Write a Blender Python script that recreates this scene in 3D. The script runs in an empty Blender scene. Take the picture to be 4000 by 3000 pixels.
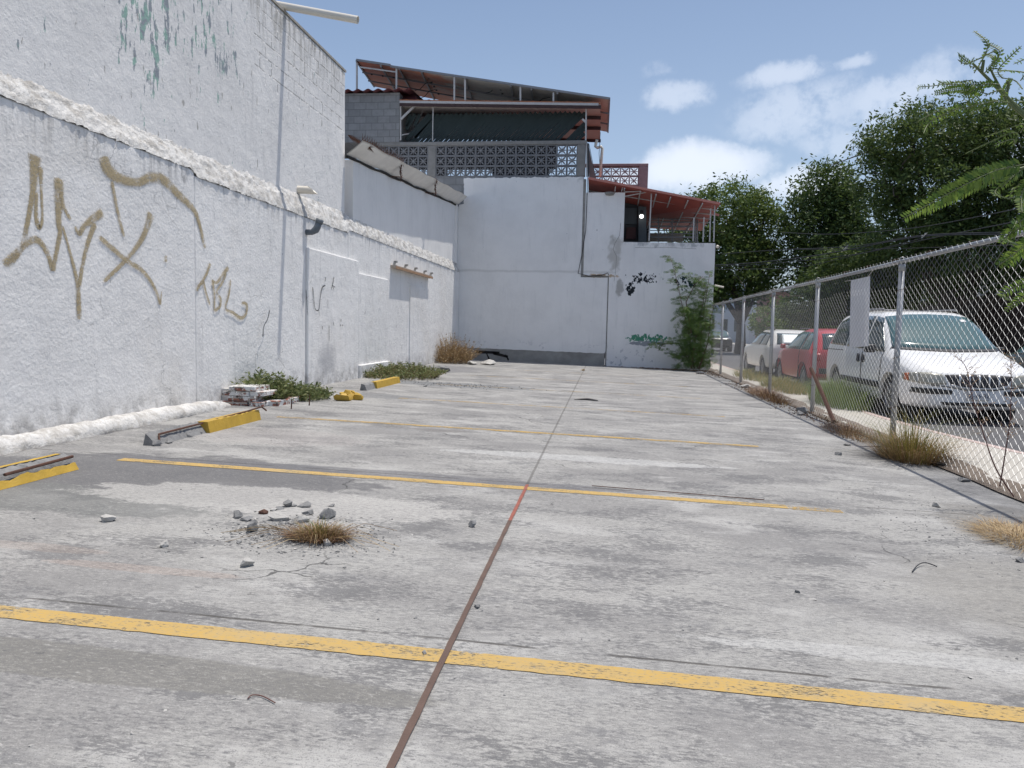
import bpy, bmesh, math, random
import numpy as np
from mathutils import Vector, Matrix, noise as mnoise
from mathutils.bvhtree import BVHTree
R = math.radians
random.seed(7); rng = np.random.default_rng(7)
S = bpy.context.scene
COL = S.collection

# ------------------------------------------------------------------ camera
F = 2900.; H = 1.25
YAW = math.atan(370/F); PITCH = math.atan(222/F); ROLL = .022; SL = .022   # the lot falls 2.2 % towards the fence
fw = Vector((-math.sin(YAW)*math.cos(PITCH), math.cos(YAW)*math.cos(PITCH), -math.sin(PITCH)))
rt0 = Vector((math.cos(YAW), math.sin(YAW), 0)); up0 = rt0.cross(fw)
rt = rt0*math.cos(ROLL)+up0*math.sin(ROLL); up = up0*math.cos(ROLL)-rt0*math.sin(ROLL)
CP = Vector((0, 0, H))
cam = bpy.data.cameras.new('camera'); camo = bpy.data.objects.new('camera', cam); COL.objects.link(camo)
M3 = Matrix((rt, up, -fw)).transposed()
camo.matrix_world = Matrix.Translation(CP) @ M3.to_4x4()
cam.sensor_width = 36; cam.lens = F/4000*36; cam.clip_start = .05; cam.clip_end = 3000
S.camera = camo
S.render.resolution_x = 1024; S.render.resolution_y = 768

# ------------------------------------------------------------------ light
SUN = Vector((.20, .107, 1)).normalized()
w = bpy.data.worlds.new('World'); S.world = w; w.use_nodes = True
sl = bpy.data.lights.new('sun', 'SUN'); sl.energy = 3.75; sl.angle = R(.53); sl.color = (1, .95, .88)
so = bpy.data.objects.new('sun', sl); COL.objects.link(so); so.rotation_euler = SUN.to_track_quat('Z', 'Y').to_euler()
S.view_settings.view_transform = 'Standard'; S.view_settings.look = 'None'
S.view_settings.gamma = 1; S.view_settings.exposure = .16

# pixel (4000x3000) -> point on a plane of the place
def ray(px, py): return fw+rt*((px-2000)/F)-up*((py-1500)/F)
def G(px, py, z=0.):
    d = ray(px, py); return CP+d*((z-H)/(d.z+SL*d.x))
def AX(px, py, X):
    d = ray(px, py); return CP+d*(X/d.x)
def AY(px, py, Y):
    d = ray(px, py); return CP+d*(Y/d.y)
def gz(x): return -SL*x if x < 3.45 else -SL*3.45

# ------------------------------------------------------------------ node helper
class NT:
    def __init__(s, name=None, nt=None):
        if nt is None:
            s.m = bpy.data.materials.new(name); s.m.use_nodes = True; nt = s.m.node_tree
        s.t = nt; s.t.nodes.clear()
    def n(s, ty, props=None, **inp):
        nd = s.t.nodes.new(ty)
        for k, v in (props or {}).items(): setattr(nd, k, v)
        for k, v in inp.items(): s.set(nd, k.replace('_', ' ') if k.replace('_', ' ') in nd.inputs else int(k[1:]), v)
        return nd
    def set(s, nd, k, v):
        if isinstance(v, bpy.types.NodeSocket): s.t.links.new(v, nd.inputs[k])
        else:
            i = nd.inputs[k]
            if i.type == 'RGBA' and len(v) == 3: v = (*v, 1)
            i.default_value = v
    def m_(s, op, a, b=0., c=0., clamp=False):
        return s.n('ShaderNodeMath', {'operation': op, 'use_clamp': clamp}, i0=a, i1=b, i2=c).outputs[0]
    def v_(s, op, a, b=(0, 0, 0)):
        nd = s.n('ShaderNodeVectorMath', {'operation': op}, i0=a, i1=b)
        return nd.outputs['Value' if op in ('LENGTH', 'DOT_PRODUCT', 'DISTANCE') else 'Vector']
    def mix(s, f, a, b):
        nd = s.n('ShaderNodeMix', {'data_type': 'RGBA'}); s.set(nd, 0, f); s.set(nd, 6, a); s.set(nd, 7, b); return nd.outputs[2]
    def noise(s, vec, scale=1, det=4, rough=.55, dist=0):
        return s.n('ShaderNodeTexNoise', Vector=vec, Scale=scale, Detail=det, Roughness=rough, Distortion=dist).outputs['Fac']
    def sm(s, x, a, b):   # smoothstep a..b
        return s.n('ShaderNodeMapRange', {'interpolation_type': 'SMOOTHSTEP'}, Value=x, i1=a, i2=b, i3=0., i4=1.).outputs[0]
    def pos(s): return s.n('ShaderNodeNewGeometry').outputs['Position']
    def sep(s, v): return s.n('ShaderNodeSeparateXYZ', Vector=v).outputs
    def bump(s, h, st=.3, d=.02): return s.n('ShaderNodeBump', Strength=st, Distance=d, Height=h).outputs[0]
    def out(s, sh):
        o = s.n('ShaderNodeOutputMaterial'); s.t.links.new(sh, o.inputs[0]); return s.m
    def bsdf(s, col, rough=.8, nor=None, **k):
        b = s.n('ShaderNodeBsdfPrincipled'); s.set(b, 'Base Color', col); s.set(b, 'Roughness', rough)
        if nor is not None: s.set(b, 'Normal', nor)
        for kk, v in k.items(): s.set(b, kk.replace('_', ' '), v)
        return b.outputs[0]

# sky with clouds
nt = NT(nt=w.node_tree)
sky = nt.n('ShaderNodeTexSky', {'sky_type': 'NISHITA', 'sun_disc': False, 'sun_elevation': R(78.4), 'sun_rotation': R(58),
    'air_density': 1.1, 'dust_density': 2.6, 'ozone_density': 1.5, 'altitude': 500})
dirv = nt.n('ShaderNodeTexCoord').outputs['Generated']
dirn = nt.v_('NORMALIZE', dirv)
wob = nt.n('ShaderNodeTexNoise', Vector=dirn, Scale=9., Detail=6., Roughness=.6).outputs['Color']
dw = nt.v_('ADD', dirn, nt.v_('MULTIPLY', nt.v_('SUBTRACT', wob, (.5, .5, .5)), (.10, .10, .07)))
mask = None
for px, py, rx, ry, st in [(2720, 660, 300, 105, 1.), (2500, 700, 160, 70, .8), (2660, 375, 150, 62, .55), (3060, 315, 150, 55, .6),
        (3130, 450, 300, 105, .5), (3330, 265, 80, 40, .5), (3500, 400, 190, 95, .55), (3640, 310, 150, 100, .4), (3130, 725, 170, 85, .9),
        (2600, 260, 90, 30, .25), (3300, 530, 220, 60, .4), (3290, 640, 60, 45, .7), (4500, 500, 500, 200, .8), (1500, 900, 500, 80, .5), (-900, 600, 600, 200, .8)]:
    c = ray(px, py).normalized()
    du = nt.v_('DOT_PRODUCT', dw, tuple(rt)); dv = nt.v_('DOT_PRODUCT', dw, tuple(up))
    a = nt.m_('DIVIDE', nt.m_('SUBTRACT', du, c.dot(rt)), rx/F*c.dot(fw)); b = nt.m_('DIVIDE', nt.m_('SUBTRACT', dv, c.dot(up)), ry/F*c.dot(fw))
    r2 = nt.m_('ADD', nt.m_('MULTIPLY', a, a), nt.m_('MULTIPLY', b, b))
    front = nt.m_('GREATER_THAN', nt.v_('DOT_PRODUCT', dirn, tuple(fw)), 0.)
    g = nt.m_('MULTIPLY', nt.m_('MULTIPLY', nt.sm(r2, 1.35, .0), st), front)
    mask = g if mask is None else nt.m_('MAXIMUM', mask, g)
fine = nt.noise(dirn, 38, 7, .62)
mask = nt.m_('MULTIPLY', mask, nt.sm(nt.m_('ADD', fine, nt.m_('MULTIPLY', mask, .35)), .38, .72), clamp=True)
hz = nt.sm(nt.sep(dirn)[2], .55, -.05)
base = nt.mix(nt.m_('MULTIPLY', hz, .42), sky.outputs[0], (5.0, 6.2, 8.2))
skyc = nt.mix(nt.m_('MULTIPLY', mask, .7), base, (8.4, 8.8, 9.6))
bg = nt.n('ShaderNodeBackground', Color=skyc, Strength=.112)
nt.t.links.new(bg.outputs[0], nt.n('ShaderNodeOutputWorld').inputs[0])

# ------------------------------------------------------------------ mesh helper
class MB:
    def __init__(s): s.v = []; s.f = []
    def add(s, vs, fs):
        o = len(s.v); s.v += [tuple(p) for p in vs]; s.f += [tuple(i+o for i in f) for f in fs]; return s
    def quad(s, a, b, c, d): return s.add([a, b, c, d], [(0, 1, 2, 3)])
    def hexa(s, p): return s.add(p, [(0, 3, 2, 1), (4, 5, 6, 7), (0, 1, 5, 4), (1, 2, 6, 5), (2, 3, 7, 6), (3, 0, 4, 7)])
    def box(s, x0, x1, y0, y1, z0, z1):
        return s.hexa([(x0, y0, z0), (x1, y0, z0), (x1, y1, z0), (x0, y1, z0), (x0, y0, z1), (x1, y0, z1), (x1, y1, z1), (x0, y1, z1)])
    def obox(s, c, sx, sy, sz, m=None):
        c = Vector(c); m = m or Matrix.Identity(3)
        return s.hexa([c+m@Vector((a*sx/2, b*sy/2, d*sz/2)) for d in (-1, 1) for a, b in ((-1, -1), (1, -1), (1, 1), (-1, 1))])
    def slab(s, pts, n):   # polygon extruded by vector n
        k = len(pts); n = Vector(n); P = [Vector(p) for p in pts]
        return s.add(P+[p+n for p in P], [tuple(range(k))[::-1], tuple(range(k, 2*k))]+[(i, (i+1) % k, (i+1) % k+k, i+k) for i in range(k)])
    def tube(s, pts, r, n=8, cap=True, hollow=False):
        P = [Vector(p) for p in pts]; rr = r if isinstance(r, (list, tuple)) else [r]*len(P)
        o = len(s.v); t0 = (P[1]-P[0]).normalized()
        u = t0.orthogonal().normalized()
        for i, p in enumerate(P):
            t = (P[min(i+1, len(P)-1)]-P[max(i-1, 0)])
            if t.length < 1e-9: t = t0
            t.normalize(); u = (u-t*u.dot(t)).normalized(); v = t.cross(u)
            for k in range(n):
                a = 2*math.pi*k/n; s.v.append(tuple(p+(u*math.cos(a)+v*math.sin(a))*rr[i]))
        for i in range(len(P)-1):
            for k in range(n):
                a = o+i*n+k; b = o+i*n+(k+1) % n; s.f.append((a, b, b+n, a+n))
        if cap: s.f.append(tuple(o+k for k in range(n))[::-1]); s.f.append(tuple(o+(len(P)-1)*n+k for k in range(n)))
        return s
    def bar(s, a, b, w_, h=None):   # square bar a..b
        a, b = Vector(a), Vector(b); h = h or w_; t = (b-a).normalized()
        ref = Vector((0, 0, 1)) if abs(t.z) < .9 else Vector((0, 1, 0)); u = t.cross(ref).normalized()*w_/2; v = u.cross(t).normalized()*h/2
        return s.hexa([a-u-v, a+u-v, a+u+v, a-u+v, b-u-v, b+u-v, b+u+v, b-u+v])
    def lathe(s, c, axis, prof, n=24):   # prof: (radius, offset along axis)
        c = Vector(c); ax = Vector(axis).normalized(); u = ax.orthogonal().normalized(); v = ax.cross(u); o = len(s.v)
        for r, h in prof:
            for k in range(n):
                a = 2*math.pi*k/n; s.v.append(tuple(c+ax*h+(u*math.cos(a)+v*math.sin(a))*max(r, 1e-4)))
        for i in range(len(prof)-1):
            for k in range(n):
                a = o+i*n+k; b = o+i*n+(k+1) % n; s.f.append((a, b, b+n, a+n))
        return s
    def grid(s, fn, nu, nv):
        o = len(s.v)
        for i in range(nu+1):
            for j in range(nv+1): s.v.append(tuple(fn(i/nu, j/nv)))
        for i in range(nu):
            for j in range(nv):
                a = o+i*(nv+1)+j; s.f.append((a, a+nv+1, a+nv+2, a+1))
        return s
    def build(s, name, mat, parent=None, smooth=False, fixn=False):
        me = bpy.data.meshes.new(name)
        o = Vector(parent.location) if parent is not None else Vector((0, 0, 0))
        if parent is not None and parent.parent is not None: o = o+Vector(parent.parent.location)
        a = np.array(s.v, dtype=float).reshape(-1, 3)-np.array(o)
        me.from_pydata(a.tolist(), [], s.f); me.update()
        if fixn:
            b = bmesh.new(); b.from_mesh(me); bmesh.ops.recalc_face_normals(b, faces=b.faces); b.to_mesh(me); b.free()
        if smooth: me.polygons.foreach_set('use_smooth', [True]*len(me.polygons))
        me.materials.append(mat)
        ob = bpy.data.objects.new(name, me); COL.objects.link(ob)
        if parent is not None: ob.parent = parent
        return ob
def tag(o, label=None, cat=None, group=None, kind=None):
    if label: o['label'] = label
    if cat: o['category'] = cat
    if group: o['group'] = group
    if kind: o['kind'] = kind
    return o
def thing(name, label, cat, loc=(0, 0, 0), group=None):
    o = bpy.data.objects.new(name, None); COL.objects.link(o); o.location = loc; o.empty_display_size = .2
    return tag(o, label, cat, group)
def bevel(o, wd=.01, seg=2):
    m = o.modifiers.new('bevel', 'BEVEL'); m.width = wd; m.segments = seg; m.limit_method = 'ANGLE'; m.angle_limit = R(40); return o
def nz(x, y, z=0., s=1.): return mnoise.noise(Vector((x, y, z))*s)

# ------------------------------------------------------------------ materials
def plain(name, col, rough=.7, metal=0., var=.12, sc=6., bmp=.0, bsc=60., spec=None):
    t = NT(name); p = t.pos(); nzf = t.noise(p, sc, 5, .6)
    c = t.mix(nzf, [x*(1-var*1.6) for x in col], [min(1, x*(1+var*1.6)) for x in col])
    nor = t.bump(t.noise(p, bsc, 4, .6), bmp, .01) if bmp else None
    k = {'Metallic': metal}
    if spec is not None: k['Specular_IOR_Level'] = spec
    return t.out(t.bsdf(c, rough, nor, **k))

def wall_mat(name, col=(.70, .73, .79), peel=.5, peelz=(3., 7.), green=False, bmp=.55, blocks=None, back=False, grime=.35, fleck=1., foot=False):
    t = NT(name); p = t.pos(); X, Y, Z = t.sep(p)
    big = t.noise(p, .9, 5, .6)
    c = t.mix(t.sm(big, .35, .75), col, [x*.90 for x in col])
    streak = t.noise(t.v_('MULTIPLY', p, (3., 3., .35)), 2.6, 6, .65)
    c = t.mix(t.m_('MULTIPLY', t.sm(streak, .52, .78), grime), c, (.42, .43, .44))
    # small chips
    ch = t.noise(t.v_('MULTIPLY', p, (1., 1., .45)), 17, 3, .6)
    rare = t.noise(p, 1.3, 2, .5)
    chips = t.m_('MULTIPLY', t.sm(ch, .735, .75), t.sm(rare, .44, .56))
    c = t.mix(t.m_('MULTIPLY', chips, fleck), c, (.20, .22, .24))
    if green:
        g1 = t.noise(t.v_('MULTIPLY', p, (1., 1.1, .30)), 9.5, 5, .68)
        # flaking is thickest round two spots of the wall
        def spot(y, z, ry, rz):
            a = t.m_('DIVIDE', t.m_('SUBTRACT', Y, y), ry); b = t.m_('DIVIDE', t.m_('SUBTRACT', Z, z), rz)
            return t.sm(t.m_('ADD', t.m_('MULTIPLY', a, a), t.m_('MULTIPLY', b, b)), 1.6, 0.)
        sp = t.m_('MAXIMUM', t.m_('MAXIMUM', spot(8.1, 5.2, .9, 1.5), t.m_('MULTIPLY', spot(9.3, 5.4, 1.3, 1.2), .7)), t.m_('MULTIPLY', spot(6.5, 4.95, .45, .8), .85))
        f = t.m_('ADD', g1, t.m_('MULTIPLY', sp, .15))
        pm = t.sm(f, .665, .675)
        c = t.mix(pm, c, t.mix(t.sm(t.noise(p, 8, 3), .42, .55), (.30, .46, .40), (.30, .33, .36)))
        bb = t.sm(t.noise(t.v_('MULTIPLY', p, (1, 1.3, .35)), 9, 4, .6), .66, .68)
        c = t.mix(t.m_('MULTIPLY', bb, .8), c, (.34, .33, .31))
    if foot:
        dz = t.m_('ADD', Z, t.m_('MULTIPLY', t.noise(t.v_('MULTIPLY', p, (3., 3., .3)), 3, 5, .7), .9))
        top = t.m_('MULTIPLY', t.sm(dz, 3.1, 3.55), t.sm(t.noise(t.v_('MULTIPLY', p, (3., 3., .4)), 4.5, 6, .7), .45, .68))
        c = t.mix(t.m_('MULTIPLY', top, .6), c, (.30, .30, .30))
        base = t.m_('MULTIPLY', t.sm(t.m_('SUBTRACT', Z, t.m_('MULTIPLY', t.noise(p, 2.2, 5, .7), .5)), .32, -.12), t.sm(t.noise(p, 5, 6, .7), .35, .65))
        c = t.mix(t.m_('MULTIPLY', base, .75), c, (.26, .25, .24))
        a1 = t.m_('DIVIDE', t.m_('SUBTRACT', Y, 13.2), .55); b1 = t.m_('DIVIDE', t.m_('SUBTRACT', Z, .55), .42)
        sp1 = t.sm(t.m_('ADD', t.m_('ADD', t.m_('MULTIPLY', a1, a1), t.m_('MULTIPLY', b1, b1)), t.m_('MULTIPLY', t.noise(t.v_('MULTIPLY', p, (1, 2, .6)), 5, 6, .75), 1.4)), 1.7, .6)
        c = t.mix(t.m_('MULTIPLY', sp1, .55), c, (.27, .28, .31))
        yb = t.sm(t.noise(t.v_('ADD', p, (0, 9, 3)), .55, 5, .6), .50, .70); c = t.mix(t.m_('MULTIPLY', yb, .30), c, (.62, .58, .52))
        vr = t.n('ShaderNodeTexVoronoi', {'feature': 'DISTANCE_TO_EDGE'}, Vector=t.v_('ADD', p, t.v_('MULTIPLY', t.n('ShaderNodeTexNoise', Vector=p, Scale=2.5, Detail=5.).outputs['Color'], (.0, .7, .7))), Scale=.8).outputs['Distance']
        hc = t.m_('MULTIPLY', t.sm(vr, .006, .001), t.sm(t.noise(p, .8, 3), .52, .6)); c = t.mix(t.m_('MULTIPLY', hc, .5), c, (.25, .25, .25))
    hgt = t.m_('ADD', t.noise(p, 26, 6, .68), t.m_('MULTIPLY', t.noise(p, 5, 3, .5), 1.4))
    if blocks:   # the joints of the blockwork show through the paint
        z0, z1, y0 = blocks
        bt = t.n('ShaderNodeTexBrick', {'offset': .5}, Vector=t.n('ShaderNodeCombineXYZ', X=Y, Y=Z).outputs[0], Scale=1., Mortar_Size=.012,
                 Mortar_Smooth=.2, Brick_Width=.42, Row_Height=.22)
        wv = t.noise(p, 12, 3)
        msk = t.m_('MULTIPLY', t.m_('MULTIPLY', t.sm(Z, z0, z0+.05), t.m_('GREATER_THAN', Y, y0)), t.m_('MULTIPLY', bt.outputs['Fac'], t.sm(wv, .35, .5)))
        hgt = t.m_('SUBTRACT', hgt, t.m_('MULTIPLY', msk, 2.2))
        c = t.mix(t.m_('MULTIPLY', msk, t.m_('MULTIPLY', t.sm(t.noise(p, 3., 3), .42, .6), .65)), c, (.20, .20, .19))
        dirt = t.m_('MULTIPLY', t.sm(Z, z1-1.1, z1), t.sm(t.noise(t.v_('MULTIPLY', p, (2, 2, .35)), 5, 5, .7), .42, .66))
        c = t.mix(t.m_('MULTIPLY', dirt, t.m_('MULTIPLY', t.m_('GREATER_THAN', Y, 10.5), .75)), c, (.25, .24, .21))
    if back:
        def blob(x, z, rx, rz, col, th, sc, soft=.01, amt=1., mw=.55):
            nonlocal c
            a = t.m_('DIVIDE', t.m_('SUBTRACT', X, x), rx); b = t.m_('DIVIDE', t.m_('SUBTRACT', Z, z), rz)
            m = t.sm(t.m_('ADD', t.m_('MULTIPLY', a, a), t.m_('MULTIPLY', b, b)), 1.5, 0.)
            f = t.m_('ADD', t.m_('MULTIPLY', m, mw), t.noise(t.v_('MULTIPLY', p, (1, 1, .8)), sc, 4, .6))
            c = t.mix(t.m_('MULTIPLY', t.sm(f, th, th+soft), amt), c, col)
        blob(.35, 2.65, .25, .38, (.30, .29, .27), .88, 4, .2, .7)
        blob(.15, 3.9, .35, 1.1, (.34, .32, .28), .86, 3.2, .25, .55)
        blob(1.15, 2.98, .75, .25, (.02, .025, .03), .80, 11, .01, 1., .3)
        blob(.70, 2.62, .20, .30, (.02, .025, .03), .76, 9, .01, 1., .34)
        blob(2.5, 2.85, .55, .35, (.02, .04, .04), .79, 9, .01, 1., .3)
        blob(1.35, .97, .95, .2, (.08, .26, .17), .76, 10, .01, 1., .32)
        blob(1.3, .80, .8, .12, (.30, .32, .34), .92, 7)
        blob(-.35, 3.05, .9, .12, (.42, .27, .13), .93, 5, .15, .8)
        blob(-.4, 6.35, 1.2, .35, (.45, .45, .44), .85, 5, .2, .6)
        blob(2., 4.2, 3., .3, (.33, .34, .35), .95, 5, .25, .7)
        # bottom flaking and the casting joint
        low = t.m_('MULTIPLY', t.sm(Z, .95, .35), t.sm(t.noise(p, 6, 5, .6), .60, .63))
        c = t.mix(t.m_('MULTIPLY', low, .7), c, (.45, .46, .48))
        jl = t.sm(t.m_('ABSOLUTE', t.m_('SUBTRACT', t.m_('ADD', Z, t.m_('MULTIPLY', t.noise(p, 2, 3), .1)), 3.23)), .07, .0)
        c = t.mix(t.m_('MULTIPLY', jl, t.m_('MULTIPLY', t.m_('LESS_THAN', X, .1), .35)), c, (.42, .41, .38))
    b = t.bump(hgt, bmp, .02)
    return t.out(t.bsdf(c, .85, b, Specular_IOR_Level=.2))

M = {}
M['wall'] = wall_mat('white_wall', (.84, .83, .815), grime=.4, foot=True)
M['wall_up'] = wall_mat('white_wall_flaking', (.80, .79, .775), green=True, blocks=(4.85, 6.3, 10.75), bmp=.5)
M['wall_back'] = wall_mat('white_wall_back', (.84, .83, .815), back=True, bmp=.3, grime=.2, fleck=.6)
M['wall_side'] = wall_mat('white_wall_side', (.84, .83, .815), bmp=.3, grime=.25, fleck=.4)
def mortar_mat():
    t = NT('rough_mortar'); p = t.pos()
    c = t.mix(t.sm(t.noise(p, 7, 7, .75), .40, .64), (.70, .69, .67), (.46, .44, .41)); c = t.mix(t.m_('MULTIPLY', t.sm(t.sep(p)[2], .22, .0), t.sm(t.noise(p, 6, 6, .7), .3, .6)), c, (.30, .285, .26))
    return t.out(t.bsdf(c, .9, t.bump(t.noise(p, 30, 6, .7), .8, .03), Specular_IOR_Level=.15))
M['mortar'] = mortar_mat()

def concrete_mat():
    t = NT('lot_concrete'); p = t.pos(); X, Y, Z = t.sep(p)
    st = t.v_('MULTIPLY', p, (.75, 1.35, 1.))               # streaks run across the lot
    big = t.noise(st, .9, 7, .66); med = t.noise(t.v_('ADD', st, (7, 3, 0)), 3.2, 7, .72)
    fin = t.noise(t.v_('MULTIPLY', p, (.55, 1.5, 1.)), 55, 5, .75); grit = t.noise(p, 210, 2, .6)
    line = t.noise(t.v_('MULTIPLY', p, (.9, 9., 1.)), 5.5, 5, .7)
    c = t.mix(t.sm(t.m_('ADD', t.m_('MULTIPLY', big, .8), t.m_('MULTIPLY', fin, .2)), .40, .60), (.345, .34, .325), (.24, .236, .23))
    c = t.mix(t.m_('MULTIPLY', t.sm(t.m_('ADD', t.m_('MULTIPLY', med, .7), t.m_('MULTIPLY', fin, .3)), .52, .62), .75), c, (.18, .18, .183))
    c = t.mix(t.m_('MULTIPLY', t.sm(line, .52, .72), .3), c, (.18, .175, .175))
    # light worn cement skin
    lt = t.sm(t.m_('ADD', t.noise(t.v_('ADD', st, (31, 9, 0)), 1.6, 8, .72), t.m_('MULTIPLY', fin, .42)), .72, .84)
    c = t.mix(t.m_('MULTIPLY', lt, .75), c, (.43, .425, .41))
    # dark mildew where big noise and grain meet
    mm = t.sm(t.m_('ADD', t.m_('MULTIPLY', t.noise(t.v_('ADD', t.v_('MULTIPLY', p, (.7, 1.5, 1)), (3, 17, 0)), 1.5, 8, .7), .62), t.m_('ADD', t.m_('MULTIPLY', fin, .26), t.m_('MULTIPLY', t.noise(t.v_('MULTIPLY', p, (.8, 1.8, 1)), 26, 5, .75), .30))), .60, .655)
    c = t.mix(t.m_('MULTIPLY', mm, .68), c, (.115, .115, .118))
    def patch(x, y, rx, ry, col, amt, nsc=1.5, ns=1.6, a0=1.2, a1=.9):
        nonlocal c
        a = t.m_('DIVIDE', t.m_('SUBTRACT', X, x), rx); b = t.m_('DIVIDE', t.m_('SUBTRACT', Y, y), ry)
        r = t.m_('ADD', t.m_('ADD', t.m_('MULTIPLY', a, a), t.m_('MULTIPLY', b, b)), t.m_('MULTIPLY', t.m_('SUBTRACT', t.m_('ADD', t.m_('MULTIPLY', t.noise(st, nsc*2, 8, .72), .75), t.m_('MULTIPLY', fin, .25)), .5), ns*2.3))
        c = t.mix(t.m_('MULTIPLY', t.sm(r, a0, a1), amt), c, col)
    patch(-3.3, 5.2, 1.5, .75, (.11, .11, .115), .85)
    patch(-2.0, 5.75, 2.1, .16, (.13, .13, .14), .7)
    patch(-3.6, 4.35, 1.1, .35, (.15, .155, .15), .7, 2.5)
    patch(-2.2, 4.7, 1.3, .35, (.45, .44, .42), .65, 2.5)
    patch(-2.1, 2.32, 1.55, .12, (.185, .18, .165), .8, 1.5, .8)
    patch(-1.74, 3.99, .26, .13, (.17, .16, .15), .75, 4., 1.)
    patch(2.9, 5.3, .5, .9, (.15, .14, .125), .5, 2., 1.2)
    patch(2.35, 3.9, .85, .75, (.25, .24, .215), .55, 1., 1., 1.5, .2)
    patch(-2.2, 3.25, .5, .05, (.36, .27, .22), .3, 2.5, 1.2)
    patch(-2.9, 3.42, .4, .06, (.36, .28, .23), .25, 2.5, 1.2)
    patch(-.2, 7.1, 1.3, .16, (.52, .52, .51), .6, 2.5)
    patch(1.2, 3.05, .75, .07, (.50, .50, .49), .45, 2.5)
    patch(-3.4, 7.2, .9, .5, (.36, .32, .31), .2)
    patch(-3.7, 11.7, .6, .35, (.16, .165, .17), .7, 3.)
    patch(-2.9, 14.6, 1.6, .5, (.16, .17, .18), .7, 3.)
    patch(-4.4, 19.5, 1., 1.6, (.17, .17, .18), .7, 3.)
    patch(-1.9, 8.35, .35, .1, (.20, .19, .18), .7); patch(-2.6, 8.2, .5, .07, (.25, .25, .25), .7)
    sp = t.noise(t.v_('MULTIPLY', p, (.8, 1.2, 1)), 13, 3, .6); c = t.mix(t.m_('MULTIPLY', t.sm(sp, .69, .72), .65), c, (.09, .09, .09))
    br = t.noise(t.v_('MULTIPLY', p, (.35, 14., 1.)), 6, 4, .7); c = t.mix(t.m_('MULTIPLY', t.sm(br, .56, .68), .35), c, (.15, .148, .145))
    c = t.mix(t.m_('MULTIPLY', t.sm(fin, .44, .66), .5), c, (.13, .13, .135)); c = t.mix(t.m_('MULTIPLY', t.sm(fin, .46, .30), .45), c, (.48, .475, .46))
    c = t.mix(t.m_('MULTIPLY', t.sm(grit, .56, .68), .55), c, (.10, .10, .105)); c = t.mix(t.m_('MULTIPLY', t.sm(t.noise(p, 95, 3, .6), .60, .68), .5), c, (.12, .12, .12))
    c = t.mix(t.m_('MULTIPLY', t.sm(grit, .38, .30), .40), c, (.54, .53, .51))
    # slab joints just behind each painted line and hairline cracks
    wv = t.m_('MULTIPLY', t.m_('SUBTRACT', t.noise(p, 2.5, 3), .5), .02)
    yy = t.m_('ADD', Y, wv); k = t.m_('SUBTRACT', yy, 5.80)
    j = t.m_('ABSOLUTE', t.m_('SUBTRACT', t.m_('MODULO', t.m_('ADD', k, 29.5+1.5), 3.), 1.))
    jm = t.m_('MULTIPLY', t.sm(j, .011, .004), t.sm(t.noise(p, 3., 3), .38, .5))
    c = t.mix(t.m_('MULTIPLY', jm, .75), c, (.05, .045, .04))
    jx = t.m_('ABSOLUTE', t.m_('ADD', t.m_('ADD', X, t.m_('MULTIPLY', wv, .6)), t.m_('ADD', .565, t.m_('MULTIPLY', Y, .0055))))
    c = t.mix(t.m_('MULTIPLY', t.sm(jx, .016, .006), t.m_('MULTIPLY', t.m_('GREATER_THAN', Y, 5.6), .5)), c, (.06, .055, .05))
    vc = t.n('ShaderNodeTexVoronoi', {'feature': 'DISTANCE_TO_EDGE'}, Vector=t.v_('ADD', p, t.v_('MULTIPLY', t.n('ShaderNodeTexNoise', Vector=p, Scale=3., Detail=5.).outputs['Color'], (.5, .5, 0))), Scale=.42).outputs['Distance']
    cr = t.m_('MULTIPLY', t.sm(vc, .0035, .001), t.sm(t.noise(p, .7, 3), .56, .62))
    c = t.mix(t.m_('MULTIPLY', cr, .8), c, (.05, .05, .05))
    h = t.m_('ADD', t.m_('MULTIPLY', fin, .6), t.m_('ADD', t.m_('MULTIPLY', grit, .25), t.m_('MULTIPLY', line, .8)))
    h = t.m_('SUBTRACT', h, t.m_('MULTIPLY', jm, 1.5))
    return t.out(t.bsdf(c, .86, t.bump(h, .5, .006), Specular_IOR_Level=.25))
M['lot'] = concrete_mat()

def paint_line_mat(name, wear):
    t = NT(name); p = t.pos()
    n1 = t.noise(t.v_('MULTIPLY', p, (.7, 1.6, 1)), 60, 5, .75); n2 = t.noise(t.v_('MULTIPLY', p, (.6, 2, 1)), 5, 5, .7)
    c = t.mix(t.sm(n2, .4, .7), (.47, .31, .095), (.41, .30, .14))
    c = t.mix(t.m_('MULTIPLY', t.sm(n1, .46, .66), .6), c, (.31, .28, .21)); c = t.mix(t.m_('MULTIPLY', t.sm(t.noise(p, 1.3, 5, .7), .5, .7), .4), c, (.36, .32, .24))
    sh = t.bsdf(c, .75, Specular_IOR_Level=.25)
    al = t.sm(t.m_('ADD', t.m_('MULTIPLY', n1, .6), t.m_('MULTIPLY', n2, .4)), wear+.05, wear-.05)
    mx = t.n('ShaderNodeMixShader', Fac=al); tr = t.n('ShaderNodeBsdfTransparent')
    t.t.links.new(tr.outputs[0], mx.inputs[1]); t.t.links.new(sh, mx.inputs[2])
    return t.out(mx.outputs[0])
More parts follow.
